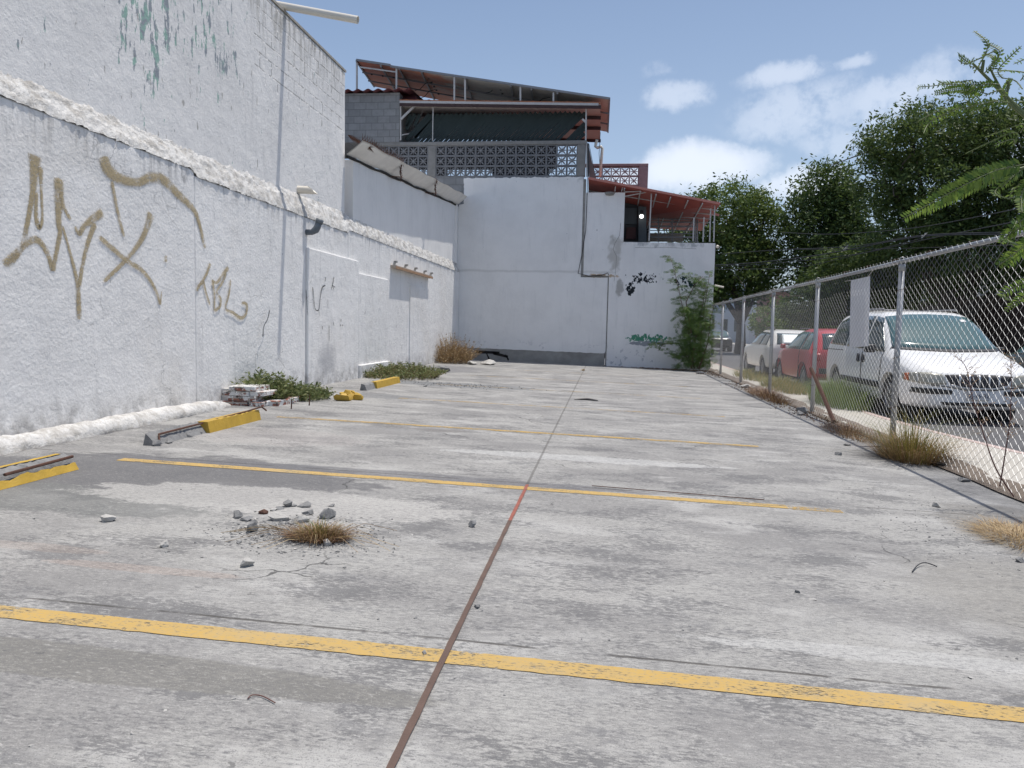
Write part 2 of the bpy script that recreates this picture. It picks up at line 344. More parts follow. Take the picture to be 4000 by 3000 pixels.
def stroke_mat(name, col, al=1., worn=True):
    # spray paint: solid in the middle of the stroke, speckled towards its edge
    t = NT(name); p = t.pos(); uv = t.sep(t.n('ShaderNodeUVMap').outputs[0])
    e = t.m_('MULTIPLY', t.m_('SUBTRACT', 1., t.m_('ABSOLUTE', t.m_('SUBTRACT', t.m_('MULTIPLY', uv[0], 2.), 1.))), uv[1])
    n1 = t.noise(p, 90, 3, .7); n2 = t.noise(p, 7, 4, .6)
    a = t.sm(t.m_('ADD', e, t.m_('MULTIPLY', t.m_('SUBTRACT', n1, .5), 1.1)), .05, .62)
    a = t.m_('MULTIPLY', a, t.m_('MULTIPLY', t.sm(n2, .2, .55) if worn else 1., al))
    a = t.m_('MULTIPLY', a, t.sm(t.noise(p, 60, 3), .66, .58))
    c = t.mix(n2, col, [x*.8 for x in col]); sh = t.bsdf(c, .8, t.bump(t.noise(p, 26, 6, .68), .5, .02), Specular_IOR_Level=.2)
    mx = t.n('ShaderNodeMixShader', Fac=a); tr = t.n('ShaderNodeBsdfTransparent')
    t.t.links.new(tr.outputs[0], mx.inputs[1]); t.t.links.new(sh, mx.inputs[2])
    return t.out(mx.outputs[0])
M['spray'] = stroke_mat('tan_spray', (.50, .41, .26), .93)
M['marker'] = stroke_mat('black_marker', (.05, .06, .07), .95, False)

def leaf_mat(name, a, b, tr=.3, sc=.8):
    t = NT(name); p = t.pos(); g = t.n('ShaderNodeNewGeometry')
    f = t.m_('ADD', t.m_('MULTIPLY', t.noise(p, sc, 4, .6), .5), t.m_('MULTIPLY', g.outputs['Random Per Island'], .5))
    c = t.mix(t.sm(f, .3, .7), a, b)
    d = t.bsdf(c, .55, Specular_IOR_Level=.35); tl = t.n('ShaderNodeBsdfTranslucent', Color=t.mix(.5, c, [x*1.3 for x in b]))
    mx = t.n('ShaderNodeMixShader', Fac=tr); t.t.links.new(d, mx.inputs[1]); t.t.links.new(tl.outputs[0], mx.inputs[2])
    return t.out(mx.outputs[0])
M['leaf_a'] = leaf_mat('tree_leaf', (.045, .09, .022), (.15, .20, .05))
M['leaf_b'] = leaf_mat('tree_leaf_dark', (.035, .072, .020), (.11, .155, .04))
M['frond'] = leaf_mat('frond_leaf', (.045, .11, .025), (.16, .23, .045), .5, 6.)
M['sapling'] = leaf_mat('sapling_leaf', (.05, .115, .028), (.15, .22, .055), .4, 2.)
M['weed'] = leaf_mat('weed_leaf', (.07, .11, .03), (.20, .21, .09), .3, 5.)
M['dry'] = leaf_mat('dry_stalk', (.19, .11, .05), (.40, .29, .15), .2, 8.)
M['straw'] = leaf_mat('straw', (.30, .20, .10), (.55, .43, .25), .2, 8.)
M['grass'] = leaf_mat('grass_blade', (.09, .13, .025), (.30, .24, .07), .3, 5.)
M['greengrass'] = leaf_mat('green_grass_blade', (.07, .14, .02), (.17, .22, .05), .3, 2.)
M['litter'] = leaf_mat('leaf_litter', (.09, .05, .03), (.28, .17, .10), .1, 10.)
M['bark'] = plain('bark', (.09, .075, .06), .9, var=.3, sc=8, bmp=.6, bsc=30)
M['stem'] = plain('green_stem', (.14, .17, .07), .6)
M['redstem'] = plain('reddish_stem', (.13, .06, .05), .7)
M['galv'] = plain('galvanised_steel', (.36, .37, .38), .42, .55, .10, 12, .15)
M['wire'] = plain('galvanised_wire', (.35, .36, .37), .45, .55, .12, 20)
M['asphalt'] = plain('asphalt', (.10, .10, .105), .9, var=.25, sc=2.5, bmp=.5, bsc=120)
M['sidewalk'] = plain('sidewalk_concrete', (.42, .40, .36), .88, var=.10, sc=2., bmp=.3, bsc=90)
M['soil'] = plain('dry_soil', (.16, .13, .105), .95, var=.3, sc=5, bmp=.8, bsc=50)
M['rock'] = plain('broken_concrete_grey', (.21, .21, .21), .9, var=.3, sc=14, bmp=.8, bsc=70)
M['rockl'] = plain('broken_concrete_pale', (.42, .41, .39), .9, var=.2, sc=14, bmp=.8, bsc=70)
M['rust'] = plain('rusty_steel', (.10, .05, .035), .85, .2, .35, 25, .4)
M['brownstrip'] = plain('brown_joint_filler', (.11, .07, .055), .8, 0, .25, 9, .4, 90)
M['redpaint'] = plain('red_joint_paint', (.26, .085, .06), .8, 0, .3, 12, .4, 90)
M['pvc'] = plain('pvc_pipe', (.66, .62, .54), .4, var=.06, sc=4)
M['pvcgrey'] = plain('old_grey_pipe', (.12, .14, .16), .5, var=.3, sc=9)
M['cmu'] = None
def cmu_mat(name, col, axis='XZ', bw=.40, rh=.2):
    t = NT(name); p = t.pos(); X, Y, Z = t.sep(p)
    bt = t.n('ShaderNodeTexBrick', {'offset': .5}, Vector=t.n('ShaderNodeCombineXYZ', X=X, Y=Z).outputs[0], Color1=[x*1.06 for x in col], Color2=[x*.85 for x in col],
             Mortar=[x*.6 for x in col], Scale=1., Mortar_Size=.010, Mortar_Smooth=.3, Brick_Width=bw, Row_Height=rh, Bias=0.)
    c = t.mix(t.m_('MULTIPLY', t.sm(t.noise(p, 5, 5, .6), .4, .7), .35), bt.outputs['Color'], [x*.6 for x in col])
    h = t.m_('SUBTRACT', t.noise(p, 60, 4, .7), t.m_('MULTIPLY', bt.outputs['Fac'], 2.))
    return t.out(t.bsdf(c, .9, t.bump(h, .5, .01), Specular_IOR_Level=.2))
M['cmu'] = cmu_mat('grey_blockwork', (.27, .275, .28), bw=.43, rh=.235)
M['vent'] = plain('vent_block_concrete', (.20, .205, .215), .9, var=.15, sc=7, bmp=.3)
M['cast'] = plain('cast_concrete_grey', (.23, .225, .215), .9, var=.2, sc=5, bmp=.5, bsc=25)
M['pink'] = plain('faded_pink_concrete', (.36, .27, .27), .9, var=.2, sc=4, bmp=.4, bsc=25)
def panel_mat():   # weathered roof panel: orange at one end, grey-white farther along
    t = NT('weathered_roof_panel'); p = t.pos(); X, Y, Z = t.sep(p)
    f = t.sm(t.m_('ADD', X, t.m_('MULTIPLY', t.m_('SUBTRACT', t.noise(p, 1.1, 5, .65), .5), 4.5)), -6.6, -5.3)
    f2 = t.sm(X, -1.1, -.9)
    c = t.mix(f, (.58, .25, .17), (.56, .54, .50)); c = t.mix(f2, c, (.52, .44, .39))
    c = t.mix(t.m_('MULTIPLY', t.sm(t.noise(p, 2.3, 5, .6), .45, .7), .45), c, (.42, .36, .30))
    return t.out(t.bsdf(c, .7))
M['panel'] = panel_mat()
M['steelw'] = plain('pale_painted_steel', (.48, .47, .46), .6, .1, .12, 6)
M['steeld'] = plain('dark_brown_steel', (.055, .03, .03), .7, .1)
M['steelg'] = plain('grey_steel', (.24, .24, .25), .5, .4)
M['slatgreen'] = plain('dark_green_slat', (.014, .026, .025), .6)
M['redroof'] = plain('red_roof_sheet', (.33, .075, .055), .6, 0, .15, 3)
M['tin'] = plain('tan_roof_sheet', (.44, .39, .35), .6, 0, .12, 3)
M['tileend'] = plain('orange_roof_edge', (.34, .13, .06), .8, 0, .35, 9)
M['maroon'] = plain('maroon_roof_sheet', (.13, .04, .045), .7, 0, .2, 5)
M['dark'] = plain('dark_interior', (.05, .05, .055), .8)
M['slate'] = plain('slate_blue_door', (.07, .085, .095), .6)
M['canopy'] = plain('dirty_white_sheet', (.76, .74, .70), .7, 0, .12, 3.5, .15, 8)
M['black'] = plain('black_grime', (.02, .018, .016), .95, 0, .4, 9, .6)
M['yellow'] = plain('yellow_kerb_paint', (.43, .275, .035), .6, 0, .22, 7, .5, 40)
M['brick'] = None
def brick_mat():
    t = NT('flaked_red_brick'); p = t.pos(); X, Y, Z = t.sep(p)
    bt = t.n('ShaderNodeTexBrick', {'offset': .5}, Vector=t.n('ShaderNodeCombineXYZ', X=t.m_('ADD', X, Y), Y=Z).outputs[0], Color1=(.30, .13, .09), Color2=(.22, .09, .07),
             Mortar=(.36, .34, .31), Scale=1., Mortar_Size=.012, Brick_Width=.24, Row_Height=.072)
    c = t.mix(t.sm(t.noise(p, 9, 5, .65), .47, .52), bt.outputs['Color'], (.66, .66, .65))
    c = t.mix(t.m_('MULTIPLY', t.sm(t.noise(p, 14, 4), .6, .64), .9), c, (.09, .08, .075))
    return t.out(t.bsdf(c, .9, t.bump(t.m_('SUBTRACT', t.noise(p, 40, 4, .7), bt.outputs['Fac']), .6, .015)))
M['brick'] = brick_mat()
M['glass'] = plain('dark_glass', (.035, .055, .06), .06, 0, .1, 1.5, spec=.8)
M['windscreen'] = plain('teal_reflection_glass', (.055, .12, .125), .08, 0, .1, 1.2, spec=.9)  # teal base colour stands in for sky and interior reflected in the glass
M['rubber'] = plain('tyre_rubber', (.03, .03, .032), .85)
M['rim'] = plain('alloy_rim', (.35, .35, .36), .45, .6)
M['trim'] = plain('black_trim', (.025, .025, .028), .55)
M['chrome'] = plain('dull_chrome', (.55, .55, .56), .3, .9)
M['lens'] = plain('headlamp_lens', (.34, .33, .28), .15, .1, .25, 12, spec=.8)
M['amber'] = plain('amber_lens', (.50, .13, .05), .25)
M['redlens'] = plain('red_lens', (.35, .03, .03), .25)
def carpaint(name, col, dirt=.1):
    t = NT(name); p = t.pos()
    c = t.mix(t.m_('MULTIPLY', t.sm(t.noise(p, 2.5, 6, .65), .45, .75), dirt), col, (.35, .31, .26))
    return t.out(t.bsdf(c, .32, Coat_Weight=.5, Coat_Roughness=.12))
M['plate'] = plain('plate_white', (.62, .62, .62), .5)
M['ink'] = plain('plate_ink', (.04, .05, .09), .6)

# ------------------------------------------------------------------ ground
g = MB(); g.quad((-400, -60, -.5), (700, -60, -.5), (700, 900, -.5), (-400, 900, -.5)); tag(g.build('ground', M['asphalt']), kind='structure')
g = MB()
def lotp(u, v): x = -6.+9.45*u; y = -2.+28.*v; return (x, y, gz(x))
g.grid(lotp, 24, 60); g.add([(-6, -2, .13), (3.45, -2, -.076), (3.45, -2, -.5), (-6, -2, -.5)], [(0, 1, 2, 3)])
tag(g.build('parking_lot', M['lot']), kind='structure')
# pavement outside the fence with a kerb towards the road
ZS = -.03; ZR = -.055
kerb = [(4.36, 60), (4.37, 30), (4.36, 12.4), (4.45, 10.7), (4.69, 9.0), (5.05, 7.6), (5.8, 6.0), (8, 3)]
g = MB()
for (xa, ya), (xb, yb) in zip(kerb[:-1], kerb[1:]):
    g.quad((3.45, yb, ZS), (xb-.14, yb, ZS), (xa-.14, ya, ZS), (3.45, ya, ZS))
g.quad((3.45, -3, ZS), (8-.14, -3, ZS), (8-.14, 3, ZS), (3.45, 3, ZS))
g.quad((3.451, -3, -.5), (3.451, 60, -.5), (3.451, 60, ZS), (3.451, -3, ZS))
tag(g.build('sidewalk', M['sidewalk']), kind='structure')
g = MB()
for (xa, ya), (xb, yb) in zip(kerb[:-1], kerb[1:]):
    g.hexa([(xb-.14, yb, -.45), (xb, yb, -.45), (xa, ya, -.45), (xa-.14, ya, -.45), (xb-.14, yb, ZS+.004), (xb-.02, yb, ZS+.004), (xa-.02, ya, ZS+.004), (xa-.14, ya, ZS+.004)])
tag(g.build('kerb', plain('pinkish_kerb', (.46, .37, .34), .85, 0, .15, 3)), kind='structure')
g = MB(); g.quad((4.2, -3, ZR), (13.2, -3, ZR), (13.2, 120, ZR), (4.2, 120, ZR)); tag(g.build('road', M['asphalt']), kind='structure')
g = MB(); g.box(13.2, 15.2, -3, 120, -.45, -.03); tag(g.build('far_sidewalk', M['sidewalk']), kind='structure')
g = MB(); g.grid(lambda u, v: (3.36+.34*u+.05*nz(0, v*30), -1+27*v, -.06+.05*math.sin(math.pi*u)*(1+nz(u*3, v*60))), 6, 220)
tag(g.build('soil_strip', M['soil'], smooth=True), kind='structure')

# painted bay lines
for i, (y, x0, x1, wear) in enumerate([(2.645, -3.95, 2.6, .575), (5.615, -3.97, 1.35, .565), (5.60, 1.35, 1.73, .47), (8.63, -4.0, 1.73, .515), (11.55, -3.3, 1.8, .47), (14.55, -3.4, 1.8, .46), (17.55, -3.4, 1.9, .47), (20.6, -3.4, 1.9, .44)]):
    g = MB(); n = 150
    for k in range(n):
        a, b = x0+(x1-x0)*k/n, x0+(x1-x0)*(k+1)/n; e = lambda x, s: .006*nz(x, s, i, 14.)+.004*nz(x, s+3, i, 50.)
        g.quad((a, y-.055+e(a, 0), gz(a)+.003), (b, y-.055+e(b, 0), gz(b)+.003), (b, y+.055+e(b, 5), gz(b)+.003), (a, y+.055+e(a, 5), gz(a)+.003))
    tag(g.build('parking_line', paint_line_mat('yellow_line_paint_%d' % i, wear)), kind='structure')
# filled expansion joint
for nm, y0, y1, mk in (('joint_filler', -.5, 4.62, 'brownstrip'), ('joint_filler', 4.62, 5.72, 'redpaint')):
    g = MB(); n = int((y1-y0)/.06)
    for k in range(n):
        a, b = y0+(y1-y0)*k/n, y0+(y1-y0)*(k+1)/n
        xc = lambda y: -.548-.0075*y
        e = lambda y, s: .004*nz(y, s, 3, 30.)
        g.quad((xc(a)-.012+e(a, 1), a, gz(-.6)+.009), (xc(a)+.012+e(a, 8), a, gz(-.6)+.009), (xc(b)+.012+e(b, 8), b, gz(-.6)+.009), (xc(b)-.012+e(b, 1), b, gz(-.6)+.009))
    tag(g.build(nm, M[mk]), kind='structure')

# ------------------------------------------------------------------ left boundary wall
XL = -5.2
bw = thing('boundary_wall', 'long low white plastered boundary wall on the left with tan graffiti', 'wall', (XL, 12, 0))
g = MB(); g.box(-5.33, XL, -1, 8.88, -.1, 3.13); g.box(-5.62, XL-.001, 8.88, 14.45, -.1, 3.06); g.box(-5.62, XL+.0, 14.45, 25.58, -.1, 3.12)
bevel(g.build('wall', M['wall'], bw), .02)
def lerpt(tb, y):
    for (y0, *a), (y1, *b) in zip(tb[:-1], tb[1:]):
        if y <= y1: t_ = max(0, (y-y0)/(y1-y0)); return [p*(1-t_)+q*t_ for p, q in zip(a, b)]
    return list(tb[-1][1:])
LT = [(-1, 3.40, 3.12, .13), (8.80, 3.41, 3.12, .13), (8.95, 3.42, 3.05, .13), (14.38, 3.47, 3.05, .13), (14.52, 3.44, 3.11, .09), (25.6, 3.48, 3.11, .10)]
g = MB()
def lfn(u, v):
    y = -1+26.56*u; zt, zb, w1 = lerpt(LT, y); a = v
    x = XL+.012-(w1+.02)*a; z = zb+(zt-zb)*(a**.8)
    r = mnoise.fractal(Vector((y*5, a*3, 1.7)), 1., 2., 5)*.014+mnoise.fractal(Vector((y*22, a*9, 5.)), .8, 2., 4)*.013
    return (x+r, y, z+r*.8+(.018*nz(y*3, 2) if v > .95 else 0))
g.grid(lfn, 900, 16); g.build('rough_ledge', M['mortar'], bw, smooth=True)
for y0, y1, z1, t_ in ((12.34, 14.95, 2.54, .05), (14.95, 17.08, 2.30, .045), (14.95, 17.1, .39, .10)):
    g = MB(); g.box(XL+.0, XL+t_, y0, y1, .0, z1); bevel(g.build('plaster_slab', M['wall'], bw), .015)
g = MB(); g.box(XL, XL+.025, 19.1, 21.1, 0, 2.3); g.build('plaster_slab', M['wall'], bw)
# graffiti
def strokes(paths, name, mat, lift):
    me = bpy.data.meshes.new(name); V = []; Fc = []; UV = []
    for k, (pts, wd) in enumerate(paths):
        P = [AX(x, y, XL+lift+.0006*k) for x, y in pts]
        # catmull-rom
        Q = []; W = []
        ws = wd if isinstance(wd, (list, tuple)) else [wd]*len(P)
        for i in range(len(P)-1):
            p0, p1, p2, p3 = P[max(i-1, 0)], P[i], P[i+1], P[min(i+2, len(P)-1)]
            for j in range(8):
                t_ = j/8; Q.append(.5*((2*p1)+(p2-p0)*t_+(2*p0-5*p1+4*p2-p3)*t_**2+(3*p1-p0-3*p2+p3)*t_**3)); W.append(ws[i]*(1-t_)+ws[i+1]*t_)
        Q.append(P[-1]); W.append(ws[-1])
        o = len(V); n = len(Q)
        for i, q in enumerate(Q):
            d = (Q[min(i+1, n-1)]-Q[max(i-1, 0)]).normalized(); nn = Vector((1, 0, 0)).cross(d).normalized()
            hw = W[i]*q.y/F*.5*1.5
            V += [tuple(q-nn*hw-Vector(bw.location)), tuple(q+nn*hw-Vector(bw.location))]
            if i < n-1: Fc.append((o+2*i, o+2*i+1, o+2*i+3, o+2*i+2))
        for i in range(n-1):
            fa = min(1, (i)/2.+.05); fb = min(1, (i+1)/2.); ga = min(1, (n-1-i)/2.); gb = min(1, (n-2-i)/2.+.02)
            UV += [(0, min(fa, ga)), (1, min(fa, ga)), (1, min(fb, gb)), (0, min(fb, gb))]
    me.from_pydata(V, [], Fc); uvl = me.uv_layers.new(name='UVMap')
    for i, uv in enumerate(UV): uvl.data[i].uv = uv
    me.materials.append(mat); ob = bpy.data.objects.new(name, me); COL.objects.link(ob); ob.parent = bw; return ob
def a_(l): return [(x*.6329, y*.6329) for x, y in l]
def b_(l): return [(x*.6329, 900+y*.6329) for x, y in l]
strokes([
 (a_([(215, 950), (212, 1060), (200, 1200), (165, 1400), (130, 1530), (40, 1640)]), [66, 46, 28, 24, 28, 38]),
 (a_([(228, 1180), (222, 1290), (228, 1370), (246, 1400), (262, 1340), (256, 1190), (250, 1020)]), [16, 20, 24, 22, 14, 14, 30]),
 (b_([(20, 215), (90, 150), (150, 95), (215, 55), (262, 90), (300, 160), (328, 255)]), [34, 30, 26, 30, 26, 24, 26]),
 (b_([(328, 255), (345, 150), (370, 20), (362, -60), (365, -200), (362, -330)]), [24, 22, 24, 30, 46, 50]),
 (a_([(378, 1180), (392, 1270), (440, 1360)]), [22, 20, 12]),
 (a_([(462, 1395), (492, 1440), (530, 1385), (640, 1305)]), [14, 22, 24, 40]),
 (b_([(385, -30), (415, 70), (450, 200), (478, 320), (486, 430), (490, 555)]), [14, 12, 16, 22, 26, 28]),
 (b_([(590, -50), (545, 70), (510, 220), (490, 350)]), [30, 22, 20, 22]),
 (a_([(640, 960), (665, 1040), (740, 1100), (850, 1125), (930, 1095), (1010, 1110), (1090, 1190), (1190, 1285), (1225, 1360), (1270, 1540)]), [58, 60, 38, 30, 36, 42, 36, 26, 22, 18]),
 (a_([(690, 1110), (715, 1250), (742, 1370), (770, 1465)]), [20, 20, 18, 14]),
 (b_([(935, -110), (905, -10), (860, 80), (780, 180), (700, 260), (640, 318)]), [46, 30, 24, 18, 18, 16]),
 (b_([(608, 35), (700, 115), (790, 190), (870, 240), (930, 310), (970, 390), (990, 460)]), [20, 22, 20, 18, 16, 16, 14]),
 (b_([(990, 460), (994, 420), (998, 375)]), [12, 10, 6]), (b_([(1024, 152), (1024, 198)]), [18, 18]),
 (b_([(1215, 372), (1235, 335), (1275, 270), (1300, 200)]), [14, 12, 14, 18]), (b_([(1218, 345), (1262, 318)]), [10, 10]),
 (b_([(1255, 300), (1272, 380), (1300, 465)]), [10, 12, 8]),
 (b_([(1312, 310), (1325, 400), (1322, 508)]), [14, 13, 10]), (b_([(1306, 306), (1340, 322), (1378, 270), (1412, 228)]), [10, 12, 16, 20]),
 (b_([(1398, 262), (1368, 330), (1338, 378), (1362, 420), (1358, 470), (1325, 495)]), [14, 14, 10, 13, 13, 12]),
 (b_([(1424, 300), (1415, 390), (1394, 480), (1440, 508), (1488, 540), (1520, 515), (1524, 458), (1494, 445)]), [10, 11, 12, 12, 14, 14, 12, 12])],
 'graffiti', M['spray'], .003)
strokes([
 (b_([(1888, 362), (1893, 440), (1900, 530)]), [9, 5, 3]), (b_([(1930, 345), (1938, 430), (1946, 485), (1968, 488), (1978, 410), (1990, 352), (2010, 340)]), [9, 4, 4, 4, 4, 7, 4]),
 (b_([(2012, 285), (2006, 318)]), [5, 4]), (b_([(2062, 285), (2055, 325), (2045, 365)]), [6, 6, 3]), (b_([(2050, 338), (2070, 352)]), [3, 4]),
 (b_([(1968, 480), (1975, 538)]), [3, 2]), (b_([(2024, 420), (2024, 490)]), [3, 2]), (b_([(2031, 580), (2033, 690)]), [5, 3]), (b_([(1990, 590), (1991, 612)]), [6, 5]),
 (b_([(2105, 545), (2105, 565)]), [6, 6]), (b_([(2103, 580), (2103, 592)]), [6, 6]), (b_([(2115, 580), (2115, 592)]), [6, 6]), (b_([(2055, 560), (2062, 590)]), [4, 4]),
 (b_([(1665, 488), (1652, 545), (1628, 595), (1622, 660)]), [9, 6, 6, 11]), (b_([(2055, 345), (2062, 370)]), [4, 3])],
 'marker_tag', M['marker'], .062)
# rounded mortar kerb at the wall's foot
g = MB(); n = 190
def rl(u, v):
    y = -1+10.45*u; a = math.pi*(.02+.96*v); end = min(1, (1-u)*14)**.5 if u > .93 else 1
    r = (.145+.025*mnoise.fractal(Vector((y*1.6, v*2, 0)), 1, 2, 4)+.02*nz(y*9, v*6))*end
    return (XL+.15+math.cos(a)*r*1.05, y, .10+math.sin(a)*r*.95)
g.grid(rl, n, 14)
tag(g.build('mortar_kerb', M['mortar'], smooth=True), 'rounded whitewashed mortar kerb running along the foot of the left wall', 'kerb')

# ------------------------------------------------------------------ neighbouring building above the boundary wall
nb = thing('side_building', 'tall white neighbouring building with flaking paint and two drain pipes', 'building', (-5.6, 10, 3))
g = MB(); g.box(-9.5, -5.34, -2, 14.63, 2.9, 6.23); bevel(g.build('wall', M['wall_up'], nb), .03)
g = MB(); g.box(-9.5, -5.33, -2, 14.65, 6.23, 6.27); g.build('coping', plain('weathered_cap', (.36, .34, .30), .9, 0, .4, 8, .6), nb)
g = MB(); g.box(-5.34, -5.327, -2, 11.0, 3.35, 6.23); g.build('render_coat', M['wall_up'], nb)
def pipe(name, a, b, r, mat, parent, cut=0):
    a, b = Vector(a), Vector(b); g = MB(); t_ = (b-a).normalized(); L = (b-a).length; n = 20
    prof = [(r, 0), (r, L-.01), (r, L), (r*.88, L), (r*.88, L*.4)]
    g.lathe(a, t_, prof, n)
    if cut:   # bevel the mouth
        g.v = [tuple(Vector(v)+t_*(-cut*(Vector(v).z-b.z)/r*((Vector(v)-a).dot(t_)/L)**8)) for v in g.v]
    o = g.build(name, mat, parent, smooth=True); return o
q = AY(1398, 78, 11.85); p0 = (-5.6, 11.85, q.z+.30)
pipe('drain_pipe', p0, (q.x, 11.85, q.z), .06, M['pvc'], nb)
g = MB(); g.tube([(-5.43, 11.80, 3.56), (-5.43, 11.80, 6.3)], .001); 
q = AY(1222, 750, 12.35); pipe('drain_pipe', (-5.6, 12.35, q.z+.05), (q.x, 12.35, q.z+.03), .066, M['pvc'], nb, .09)
g = MB(); g.tube([(-5.24, 12.36, 2.80), (-5.10, 12.36, 2.80), (-5.03, 12.36, 2.84), (-5.00, 12.37, 2.90), (-4.985, 12.38, 2.96)], [.050, .050, .062, .058, .054], 16)
g.tube([(-4.987, 12.38, 2.95), (-4.965, 12.39, 3.02)], [.062, .068], 16)
e = g.build('pipe_elbow', M['pvcgrey'], None, smooth=True); tag(e, 'old dark grey pipe elbow sticking out of the white wall below the short white pipe', 'pipe')

# recessed wall with the slanting sheet canopy
sb = thing('side_annex', 'lower white annex wall with slanting white sheet canopy beside the back corner', 'building', (-5.3, 20, 3.2))
g = MB(); g.add([(-5.285, 14.95, 3.3), (-5.285, 25.58, 3.3), (-5.285, 25.58, 5.44), (-5.285, 14.95, 4.6), (-8.5, 14.95, 3.3), (-8.5, 25.58, 3.3), (-8.5, 25.58, 5.44), (-8.5, 14.95, 4.6)],
    [(0, 1, 2, 3), (7, 6, 5, 4), (3, 2, 6, 7), (0, 4, 5, 1), (0, 3, 7, 4), (1, 5, 6, 2)]); g.build('wall', M['wall_side'], sb)
def aw(u, v):   # u along Y, v outwards
    y = 14.55+11.0*u; z0 = 4.60+.83*u; s_ = .012*math.sin(u*37)+.01*nz(u*9, v)
    return Vector((-5.285+.33*v, y, z0+.26*v+s_))
g = MB(); g.grid(aw, 60, 4); g.grid(lambda u, v: aw(u, 1-v)+Vector((0, 0, .02)), 60, 4); g.build('canopy', M['canopy'], sb, smooth=True)
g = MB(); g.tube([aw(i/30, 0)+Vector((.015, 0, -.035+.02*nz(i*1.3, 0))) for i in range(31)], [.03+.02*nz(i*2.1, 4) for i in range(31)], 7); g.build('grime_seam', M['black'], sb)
g = MB(); g.box(-5.284, -5.22, 25.1, 25.25, 3.4, 5.36); g.build('pilaster', M['wall_side'], sb)
def spikes(name, pts, label):
    g = MB()
    for a, b in zip(pts[:-1], pts[1:]): g.bar(a, b, .022)
    for c in pts[1:]:
        c = Vector(c)
        for k in range(9):
            th = 2*math.pi*k/9; L_ = .10+.04*((k*7) % 3)/2
            g.tube([c, c+Vector((.3*math.cos(th*2), math.cos(th)*1.4, math.sin(th)))*L_], [.012, .001], 4)
    return tag(g.build(name, M['rust']), label, 'spikes')
for px, py, dx, lab in ((1545, 692, 22, 'rusty spiked anti-climb bracket under the middle of the sheet canopy'), (1680, 755, 22, 'rusty spiked anti-climb bracket with strut near the far end of the canopy')):
    y = AX(px, py, -5.15).y; c = AY(px+dx, py, y)
    spikes('spiked_bracket', [(-5.285, y, c.z+.02), (c.x, y, c.z), (c.x-.02, y, c.z+.17), (c.x+.02, y, c.z+.34)], lab)
g = MB()
for k in range(26):
    c = AY(1360+3.4*k, 528+1.9*k, 15.1); 
    if k: g.bar(cp, c, .02)
    for s_ in (-1, 1): g.tube([c, c+Vector((.02, .03, -.10 if s_ < 0 else .03))+Vector((.07, 0, -.02))], [.008, .001], 3)
    cp = c
tag(g.build('spike_strip', M['rust']), 'dark rusty spike strip curving down at the corner of the tall side wall', 'spikes')
g = MB(); cp = None
for k in range(20):
    c = aw(.0+k*.014, 1)+Vector((0, 0, .03)); 
    if cp is not None: g.bar(cp, c, .015)
    g.tube([c, c+Vector((.01, -.03, .13))], [.009, .001], 3); g.tube([c, c+Vector((.05, .02, .10))], [.009, .001], 3); cp = c
tag(g.build('spike_strip', M['rust']), 'row of dark spikes along the upper edge of the sheet canopy', 'spikes')

# thin shelf over the blocked-up opening
sh = thing('wall_shelf', 'narrow shelf with rusty angle iron and four hooks on the left wall near the corner', 'shelf', (XL+.05, 19.3, 2.6))
g = MB(); g.box(XL, XL+.13, 17.35, 21.1, 2.60, 2.665); g.build('shelf_board', plain('shelf_wood', (.42, .36, .30), .8, 0, .2, 4), sh)
g = MB(); g.box(XL+.1305, XL+.145, 17.35, 21.1, 2.585, 2.64); g.build('angle_iron', plain('rusty_angle', (.36, .22, .13), .8, .1, .3, 9), sh)
for y in (17.4, 18.35, 19.3, 20.3, 21.05):
    g = MB(); g.bar((XL+.07, y, 2.66), (XL+.10, y, 2.76), .05); g.bar((XL+.10, y, 2.745), (XL+.16, y, 2.745), .05); g.build('hook', M['rockl'], sh)

# ------------------------------------------------------------------ building across the back of the lot
YB = 25.6
bb = thing('back_building', 'two storey white building across the back with vent block terrace and steel roofs', 'building', (0, YB+2, 0))
def P(px, py, dy=0.): return AY(px, py, YB+dy)
xL, xR = -5.6, P(2795, 945).x
g = MB()
def ragged(pts, step=.08, amp=.05, seed=0):
    out = []
    for a, b in zip(pts[:-1], pts[1:]):
        L_ = math.dist(a, b); n = max(1, int(L_/step))
        for k in range(n):
            t_ = k/n; out.append((a[0]+(b[0]-a[0])*t_+amp*nz(a[0]+t_*L_*7, seed, 1), a[1]+(b[1]-a[1])*t_+amp*nz(a[1]+t_*L_*7, seed, 9)))
    return out+[pts[-1]]
# structural masses (grey) and the white coat with its ragged edge and missing foot
g.box(-8.6, -.98, YB+.03, YB+.3, -.1, P(1900, 688).z-.004); g.build('block_wall', M['cmu'], bb)
top = ragged([(-5.08, 5.45), (-5.10, 6.33), (-1.02, 6.36)], .07, .05)
foot = ragged([(-.10, .42), (-4.9, .50), (-5.15, .52)], .12, .025, 4)
outl = [(-5.35, .52), (-5.35, 5.40)]+top+[(-.985, 6.36), (-.985, 3.0), (-.07, 3.0), (-.07, .5)]+foot
g = MB(); g.slab([(x, YB, z) for x, z in outl], (0, .03, 0)); g.build('wall', M['wall_back'], bb, fixn=True)
g = MB(); g.box(-5.3, -.1, YB+.012, YB+.031, -.05, .55); g.build('exposed_footing', plain('stained_footing', (.30, .29, .27), .9, 0, .35, 2.2, .5, 30), bb)
g = MB()
for a, b in (((-4.55, .36), (-3.75, .37)), ((-4.2, .36), (-4.1, .12)), ((-3.95, .33), (-3.45, .24)), ((-3.5, .27), (-3.42, .12))):
    g.slab([(x, YB+.006, z) for x, z in ((a[0], a[1]-.05), (b[0], b[1]-.06), (b[0]+.03, b[1]+.02), (a[0]-.02, a[1]+.06))], (0, .006, 0))
g.build('tar_mark', M['black'], bb)
